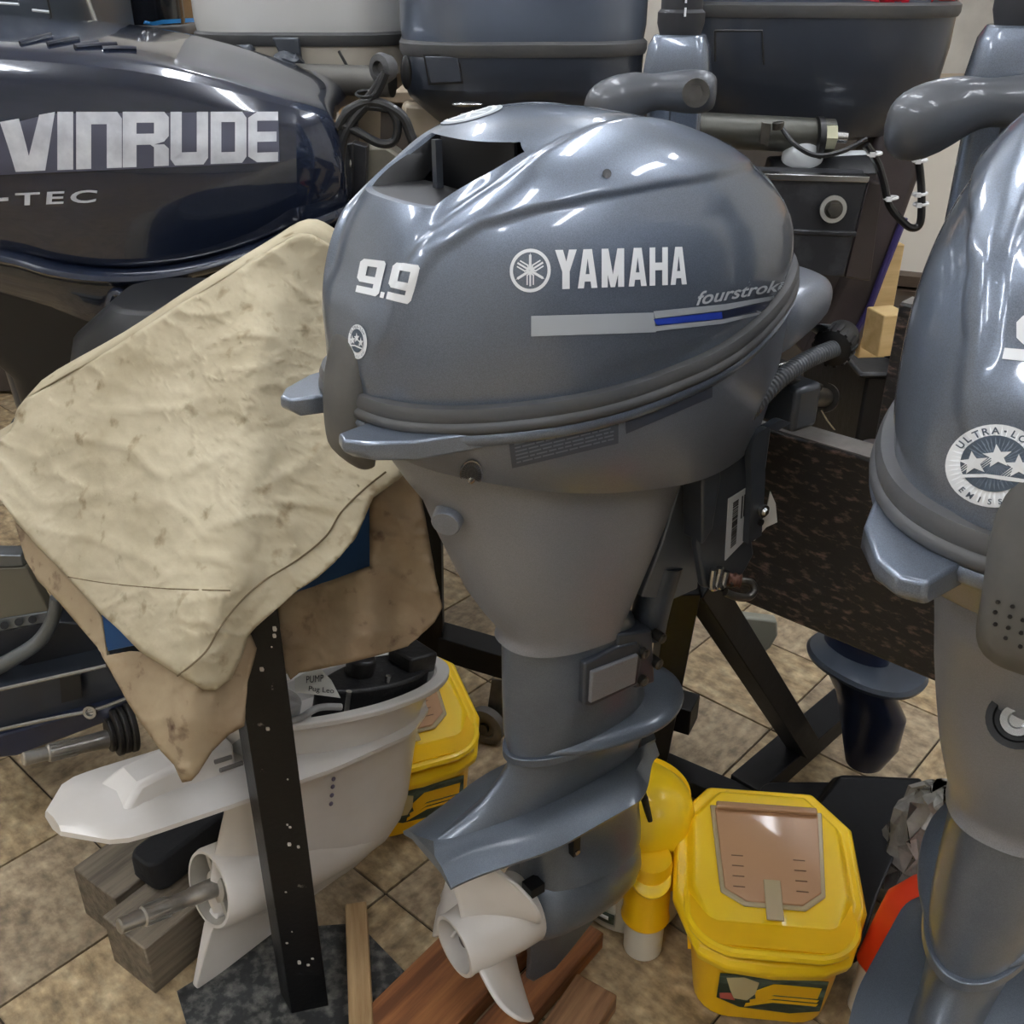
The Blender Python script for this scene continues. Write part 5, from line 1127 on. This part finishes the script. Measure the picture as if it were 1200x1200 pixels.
# black motor with blue stripe and dark motor, far upper left
bk, bkc = big_motor('glossy black outboard with thin blue stripe, top left corner', -.80, 2.55, 0, .19, .30, 1.09, .10, mat('gloss_black', '#15171c', .15, 0, 1), blackm, .40, leg=True)
pxpoly('blue_stripe', [(168, 28), (190, 23), (245, 20), (245, 25), (190, 28), (168, 33)], mat('sky_stripe', '#2e86c9', .4), bkc, surf(bkc))
dm, dmc = big_motor('slate outboard with panel lines in the top left corner', -1.06, 2.15, math.radians(3), .60, .5, 1.04, .12, mat('slate_cowl', '#3f464f', .45, .2, .2), grey_p, .46)
b = MB(); b.cyl(atY(100, -8, 1.885), atY(117, 38, 1.885), .004, n=8); b.build('bright_trim', chrome, dm, world=True)
b = MB(); b.cyl(atY(55, -5, 1.885), atY(63, 33, 1.885), .002, n=6); b.build('panel_gap', blackm, dm, world=True)
b = MB(); b.cyl(atY(-10, 3, 1.885), atY(22, 5, 1.885), .0025, n=6); b.cyl(atY(38, 12, 1.885), atY(58, 14, 1.885), .0025, n=6); b.build('trim_line', silver_print, dm, world=True)

# ---------------------------------------------------------------- dark blue V block outboard, left (word cut by the frame)
ev = thing('outboard_motor', 'huge glossy midnight blue outboard with big white lettering, left edge', 'outboard motor', (-.65, 1.75, .0))
evm = mat('midnight_paint', '#1c2436', .16, .1, 1, c2='#171d2c', scale=3, coat_rough=.04)
flakes(evm, 2500, .3)
YE = 1.42
cols = [(-330, 22, 40, 52, 285), (-200, 20, 40, 55, 290), (-100, 22, 45, 58, 292), (0, 32, 56, 66, 298), (60, 34, 58, 68, 314), (120, 40, 64, 74, 322), (180, 50, 72, 82, 320), (240, 64, 86, 95, 309), (300, 82, 104, 112, 290), (350, 100, 118, 126, 266), (380, 110, 128, 134, 251), (392, 118, 136, 140, 246), (402, 150, 165, 172, 241)]
rings = []
for k, (x, yt, yc, yc2, yb) in enumerate(cols):
    tt_ = k / (len(cols) - 1); r = []
    xb = x + (10 if x > 350 else 0)
    for f in (0, .04, .1, .25, .45, .65, .85, 1):
        y_ = yb + (yc2 - yb) * f; Yd = YE + .012 * (1 - f) ** 2 - .022 * math.sin(math.pi * min(1, f * 1.02)) + .05 * smooth(330, 402, x) ** 2
        xx = x + (8 * (1 - f) if x >= 380 else 0)
        r.append(atY(xx, y_, Yd))
    ed = .05 * smooth(330, 402, x) ** 2
    r.append(atY(x, yc, YE + .016 + ed)); top = atY(x, yt, YE + .10 + ed); r.append(atY(x, (yc + yt) / 2, YE + .05 + ed)); r.append(top)
    dT = top - r[0]
    r.append(top + Vector((0, .12, .012))); r.append(top + Vector((0, .24, -.005))); r.append(Vector((top.x, YE + .33, top.z - .06))); r.append(Vector((top.x, YE + .34, r[0].z)))
    rings.append(r)
b = MB(); b.loft(rings); ec = b.build('cowling', evm, ev, world=True, ang=32, sub=1)
SE = surf(ec)
blk = {'V': [[(0, 1), (.34, 1), (.54, .28), (.56, 0), (.30, 0)], [(.70, 1), (.98, 1), (.86, 0), (.50, 0), (.54, .28)]],
 'I': [[(0, 0), (1, 0), (1, 1), (0, 1)]],
 'N': [[(0, 0), (.33, 0), (.33, 1), (0, 1)], [(.33, .78), (.67, .78), (.67, 1), (.33, 1)], [(.67, 0), (1, 0), (1, .88), (.9, 1), (.67, 1)]],
 'R': [[(0, 0), (.3, 0), (.3, 1), (0, 1)], [(.3, .8), (.68, .8), (.68, 1), (.3, 1)], [(.68, .5), (1, .55), (1, .9), (.9, 1), (.68, 1)], [(.3, .4), (.68, .4), (.9, .45), (1, .55), (.68, .6), (.3, .6)], [(.6, .4), (.9, .4), (1, .32), (1, 0), (.68, 0), (.68, .35)]],
 'U': [[(0, .12), (.3, .12), (.3, 1), (0, 1)], [(0, .12), (.12, 0), (.88, 0), (1, .12), (.7, .24), (.3, .24)], [(.7, .12), (1, .12), (1, 1), (.7, 1)]],
 'D': [[(0, 0), (.3, 0), (.3, 1), (0, 1)], [(.3, .8), (.68, .8), (.68, 1), (.3, 1)], [(.3, 0), (.68, 0), (.68, .22), (.3, .22)], [(.68, 0), (.88, 0), (1, .12), (1, .88), (.88, 1), (.68, 1)]],
 'E': [[(0, .12), (.3, .0), (.3, 1), (0, .88)], [(.3, .82), (1, .82), (1, 1), (.3, 1)], [(.3, .40), (.95, .40), (.95, .60), (.3, .60)], [(.3, 0), (1, 0), (1, .19), (.3, .19)]]}
lt_m = mat('worn_white_print', '#d5d8de', .45, c2='#a9acb6', scale=30, amt=.7)
def evq(x, y0, y1): return (x, y0), (x, y1)
for ch, x0, x1 in (('V', 0, 66), ('I', 67.5, 86), ('N', 89.5, 143), ('R', 144, 198), ('U', 200, 244), ('D', 247, 289), ('E', 291, 326)):
    tp = lambda x: 143 - 12 * smooth(0, 60, x) - .0 * x; bt = lambda x: 202 - (x / 326) * 13
    V2, F2 = polys2d(blk[ch]); pxdecal('letter', V2, F2, lt_m, ec, SE, (x0, tp(x0)), (x1, tp(x1)), (x1 - (0 if ch != 'V' else 4), bt(x1)), (x0, bt(x0)), maxe=.15)
sh_m = mat('shadow_print', '#4a4c5c', .5)
pxpoly('lettering_shadow', [(-6, 147), (8, 146), (60, 133), (326, 131), (328, 190), (0, 205), (-6, 205)], sh_m, ec, SE, eps=.0004)
for st, x0, x1 in (('TEC', 18, 115),):
    V2, F2, _ = text2d(st, bold=.02, spacing=1.25); pxdecal('model_lettering', V2, F2, lt_m, ec, SE, (x0, 226), (x1, 222), (x1 - 3, 237), (x0, 241), maxe=.06)
pxpoly('model_lettering', [(-4, 232), (10, 231), (10, 235), (-4, 236)], lt_m, ec, SE)
b = MB()
for x, y, x2, y2 in ((24, 52, 60, 42), (56, 53, 92, 46), (88, 56, 115, 50), (90, 56, 137, 53), (120, 58, 160, 58)):
    h_ = hitmap(SE, .001); b.tube([h_(x, y), h_((x + x2) / 2, (y + y2) / 2 - .5), h_(x2, y2)], .0035, n=8, k=3)
b.build('vent_louvres', evm, ec)
# rim and lower pan
b = MB(); pa = catmull([atY(x + (8 if x >= 380 else 0), y, YE - .004 + .05 * smooth(330, 402, x) ** 2) for x, _, _, _, y in cols], 4)
b.loft([[p + Vector((0, dy, dz)) for dy, dz in ((.03, .004), (-.006, .003), (-.012, -.006), (-.006, -.014), (.03, -.014))] for p in pa]); b.build('rim', evm, ev, world=True, ang=60)
rings = []
for x, yt, yc, yc2, yb in cols:
    o_ = .05 * smooth(330, 402, x) ** 2; p = atY(x, yb + 6, YE + .01 + o_); lo = spl([(-330, 350), (0, 345), (60, 360), (120, 385), (210, 350), (300, 340), (402, 300)], x); q = atY(x, lo, YE + .06 + o_)
    rings.append([p, p + (q - p) * .4 + Vector((0, -.012, 0)), q, q + Vector((0, .20, 0)), Vector((p.x, YE + .32, p.z))])
b = MB(); b.loft(rings); b.build('lower_cowl', evm, ev, world=True, ang=40)
b = MB(); b.tube([atY(x, y, YE - .01) for x, y in ((138, 400), (128, 380), (134, 345), (150, 348), (190, 348), (218, 338))], .009, n=10, k=5); b.build('carry_handle', evm, ev, world=True)
b = MB(); b.loft([[Vector((-.66 + x * f, 1.62 + y * f, z)) for x, y in rrect(.5, .30, .08)] for z, f in ((.86, 1), (.74, .9), (.62, .6), (.3, .5))]); b.build('midsection', mat('mid_black', '#1b1b1c', .5), ev, world=True, bevel=.01)
b = MB(); b.prism([atY(x, y, 1.46) for x, y in ((392, 268), (412, 240), (440, 248), (440, 320), (400, 310), (380, 290))], (0, .12, 0)); b.build('front_bracket', evm, ev, world=True, bevel=.004)

# ---------------------------------------------------------------- lying lower unit and rack behind the canvas, left edge
lo_ = thing('lower_unit', 'dark navy lower unit lying on its side with splined shaft, left edge below the canvas', 'lower unit', (-.62, 1.32, 0))
Q = lambda x, y, Y=1.22: atY(x, y, Y)
b = MB(); b.prism([Q(-60, 870), Q(0, 862), Q(150, 820), Q(152, 836), Q(20, 886), Q(0, 888), Q(-60, 890)], (.02, .08, .0)); b.build('cavitation_plate', dk, lo_, world=True, bevel=.003)
b = MB(); b.prism([Q(-60, 800, 1.24), Q(0, 808, 1.24), Q(125, 780, 1.24), Q(150, 818, 1.24), Q(0, 858, 1.24), Q(-60, 864, 1.24)], (.02, .10, .0)); b.build('gear_housing', mat('slate_leg', '#343a44', .4, .3, .3, c2='#23262c', scale=7), lo_, world=True, bevel=.004)
b = MB(); b.tube([Q(0, 855, 1.215), Q(60, 842, 1.21), Q(110, 832, 1.21), Q(150, 818, 1.21)], .003, n=8); b.build('bare_edge', chrome, lo_, world=True, label='worn bright metal edge')
b = MB(); b.tube([Q(0, 808, 1.225), Q(125, 780, 1.225)], .003, n=8, k=1); b.build('bare_edge', chrome, lo_, world=True)
b = MB(); b.lathe(Q(106, 834, 1.208), (0, -1, .3), [(0, .0105), (.004, .010), (.004, .006), (0, .005)], n=24, cap1=False); b.build('lug', chrome, lo_, world=True)
b = MB(); b.prism([Q(70, 795, 1.225), Q(94, 791, 1.225), Q(96, 818, 1.225), Q(72, 824, 1.225)], (0, .004, 0)); b.build('anode_recess', blackm, lo_, world=True)
s0, s1 = Q(125, 866, 1.20), Q(22, 891, 1.12); d_ = s1 - s0; b = MB(); b.lathe(s0, d_, [(0, .014), (.04, .012), (.042, .0125), (.085, .0125), (.087, .010), (.118, .010), (.12, .008)], n=28)
x_, y_ = b.frame(d_); dn_ = d_.normalized()
for k in range(12):
    a = 2 * math.pi * k / 12; r_ = x_ * math.cos(a) + y_ * math.sin(a); b.bar(s0 + dn_ * .045 + r_ * .0125, s0 + dn_ * .083 + r_ * .0125, .0022, .0022, up=r_)
b.build('propeller_shaft', MATS['shaft_steel'], lo_, world=True)
b = MB()
for k, (x, r) in enumerate(((126, .026), (133, .036), (141, .036), (149, .038))): b.cyl(Q(x, 862 - k * 3, 1.205), Q(x + 7, 860 - k * 3, 1.21), r, n=32)
b.build('bearing_carrier', mat('dark_casting', '#2d2b2a', .45, .5), lo_, world=True, bevel=.002)
fr = thing('motor_bracket', 'grey cast bracket frame with bright rails, left edge beside the canvas', 'bracket', (-.7, 1.4, .2))
gm_ = mat('grey_alloy', '#7f8487', .4, .6, c2='#55595c', scale=9)
for nm, pts, th_, mm_ in (('rail', ((-60, 650), (24, 651), (28, 664), (-60, 668)), .03, gm_), ('rail', ((-60, 735), (58, 716), (62, 728), (-60, 752)), .04, gm_), ('side_plate', ((-60, 752), (60, 728), (128, 735), (128, 782), (-60, 812)), .05, mat('slate_dark', '#2a2d33', .45, .2)), ('back_plate', ((-60, 668), (30, 665), (58, 716), (-60, 735)), .02, mat('olive_plate', '#6a6658', .6))):
    b = MB(); b.prism([Q(x, y, 1.30) for x, y in pts], (0, th_, 0)); b.build(nm, mm_, fr, world=True, bevel=.002)
b = MB(); b.tube([Q(-20, 790, 1.27), Q(10, 775, 1.27), Q(45, 752, 1.27), Q(62, 725, 1.27), Q(66, 700, 1.27)], lambda t: .013 - .004 * t, n=12, k=6); b.build('curved_arm', gm_, fr, world=True)
for x, y in ((5, 733), (22, 729), (38, 726)):
    b = MB(); b.cyl(Q(x, y, 1.297), Q(x, y, 1.292), .006, n=14); b.build('rail_hole', blackm, fr, world=True)
# floor clutter further back seen between the motors
box_m = mat('cardboard', '#b9925f', .8, c2='#a27d4e', scale=6); 
def crate(label, c, size, rz, m, name='wooden_block', cat='wood block'):
    o_ = MB(); o_.box((0, 0, 0), size); o = o_.build(name, m, bevel=.002); o.location = c; o.rotation_euler = (0, 0, rz); tag(o, label, cat); return o
palew = mat('pale_wood', '#dcc08a', .6, c2='#b7935c', scale=6, amt=.7, stretch=(1, 8, 8))
p = atY(1030, 375, 1.58); crate('pale notched wood block standing on the second beam', (p.x + .012, p.y, p.z - .018), (.045, .05, .068), .25, palew)
p = atY(1028, 352, 1.75); crate('tall pale board standing behind the notched block', (p.x, p.y, p.z), (.05, .03, .20), .1, palew)
wp_ = thing('white_panel', 'cream white sheet panel on the right, behind the wiring loop', 'panel', (.85, 2.3, .4))
b = MB(); b.prism([atY(x, y, 2.3) for x, y in ((1030, 120), (1150, 110), (1150, 335), (1005, 318))], (.02, .03, 0)); b.build('sheet', mat('cream_sheet', '#efe9dd', .6), wp_, world=True, bevel=.01)
b = MB(); b.prism([atY(x, y, 2.25) for x, y in ((1025, 320), (1150, 332), (1150, 345), (1022, 332))], (0, .3, 0)); b.prism([atY(x, y, 2.24) for x, y in ((1025, 338), (1150, 348), (1150, 353), (1025, 344))], (0, .3, 0)); b.build('shelf', mat('brown_shelf', '#4b3d30', .5), wp_, world=True)
for k, (x, y, r, l) in enumerate(((1060, 375, .03, .10), (1080, 390, .026, .12), (1050, 398, .02, .09), (1088, 360, .022, .06))):
    o_ = MB(); p = atY(x, y - 12, 2.0 + .09 * k); l = p.z - .50; o_.lathe((p.x, p.y, .50), (0, 0, 1), [(0, r), (l * .7, r), (l * .85, r * .6), (l, r * .6)], n=20); o = o_.build('dark_bottle', mat('bottle_black', '#1e1b22', .2, 0, .6)); tag(o, 'small dark bottle in the gap right of the pale wood blocks', 'bottle', 'dark bottles behind the second beam')
cab = thing('workbench', 'dark bench under the background outboards', 'bench', (0, 2.9, 0))
b = MB(); b.box((0, 3.3, .44), (5.2, .5, .86)); b.build('cabinet', mat('bench_dark', '#3a3531', .6, c2='#5b5146', scale=3), cab, world=True, bevel=.005)
b = MB(); b.box((0, 3.29, .885), (5.3, .55, .03)); b.build('worktop', mat('bench_top', '#8b7d6a', .6, c2='#6b5d4c', scale=4), cab, world=True, bevel=.004)
for k, x in enumerate((-1.9, -1.25, -.62, .15, 1.9)):
    crate('cardboard box on the bench behind the background outboards', (x, 3.3, .90 + .12), (.42, .34, .24), .1 * (-1) ** k, box_m, 'cardboard_box', 'box')['group'] = 'cardboard boxes on the bench'

b = MB(); b.box((.88, 2.12, .245), (.36, .42, .485)); b.box((.88, 2.12, .494), (.40, .45, .012)); o = b.build('black_crate', bm_, bevel=.006); tag(o, 'black crate carrying the small dark bottles, far right background', 'crate')
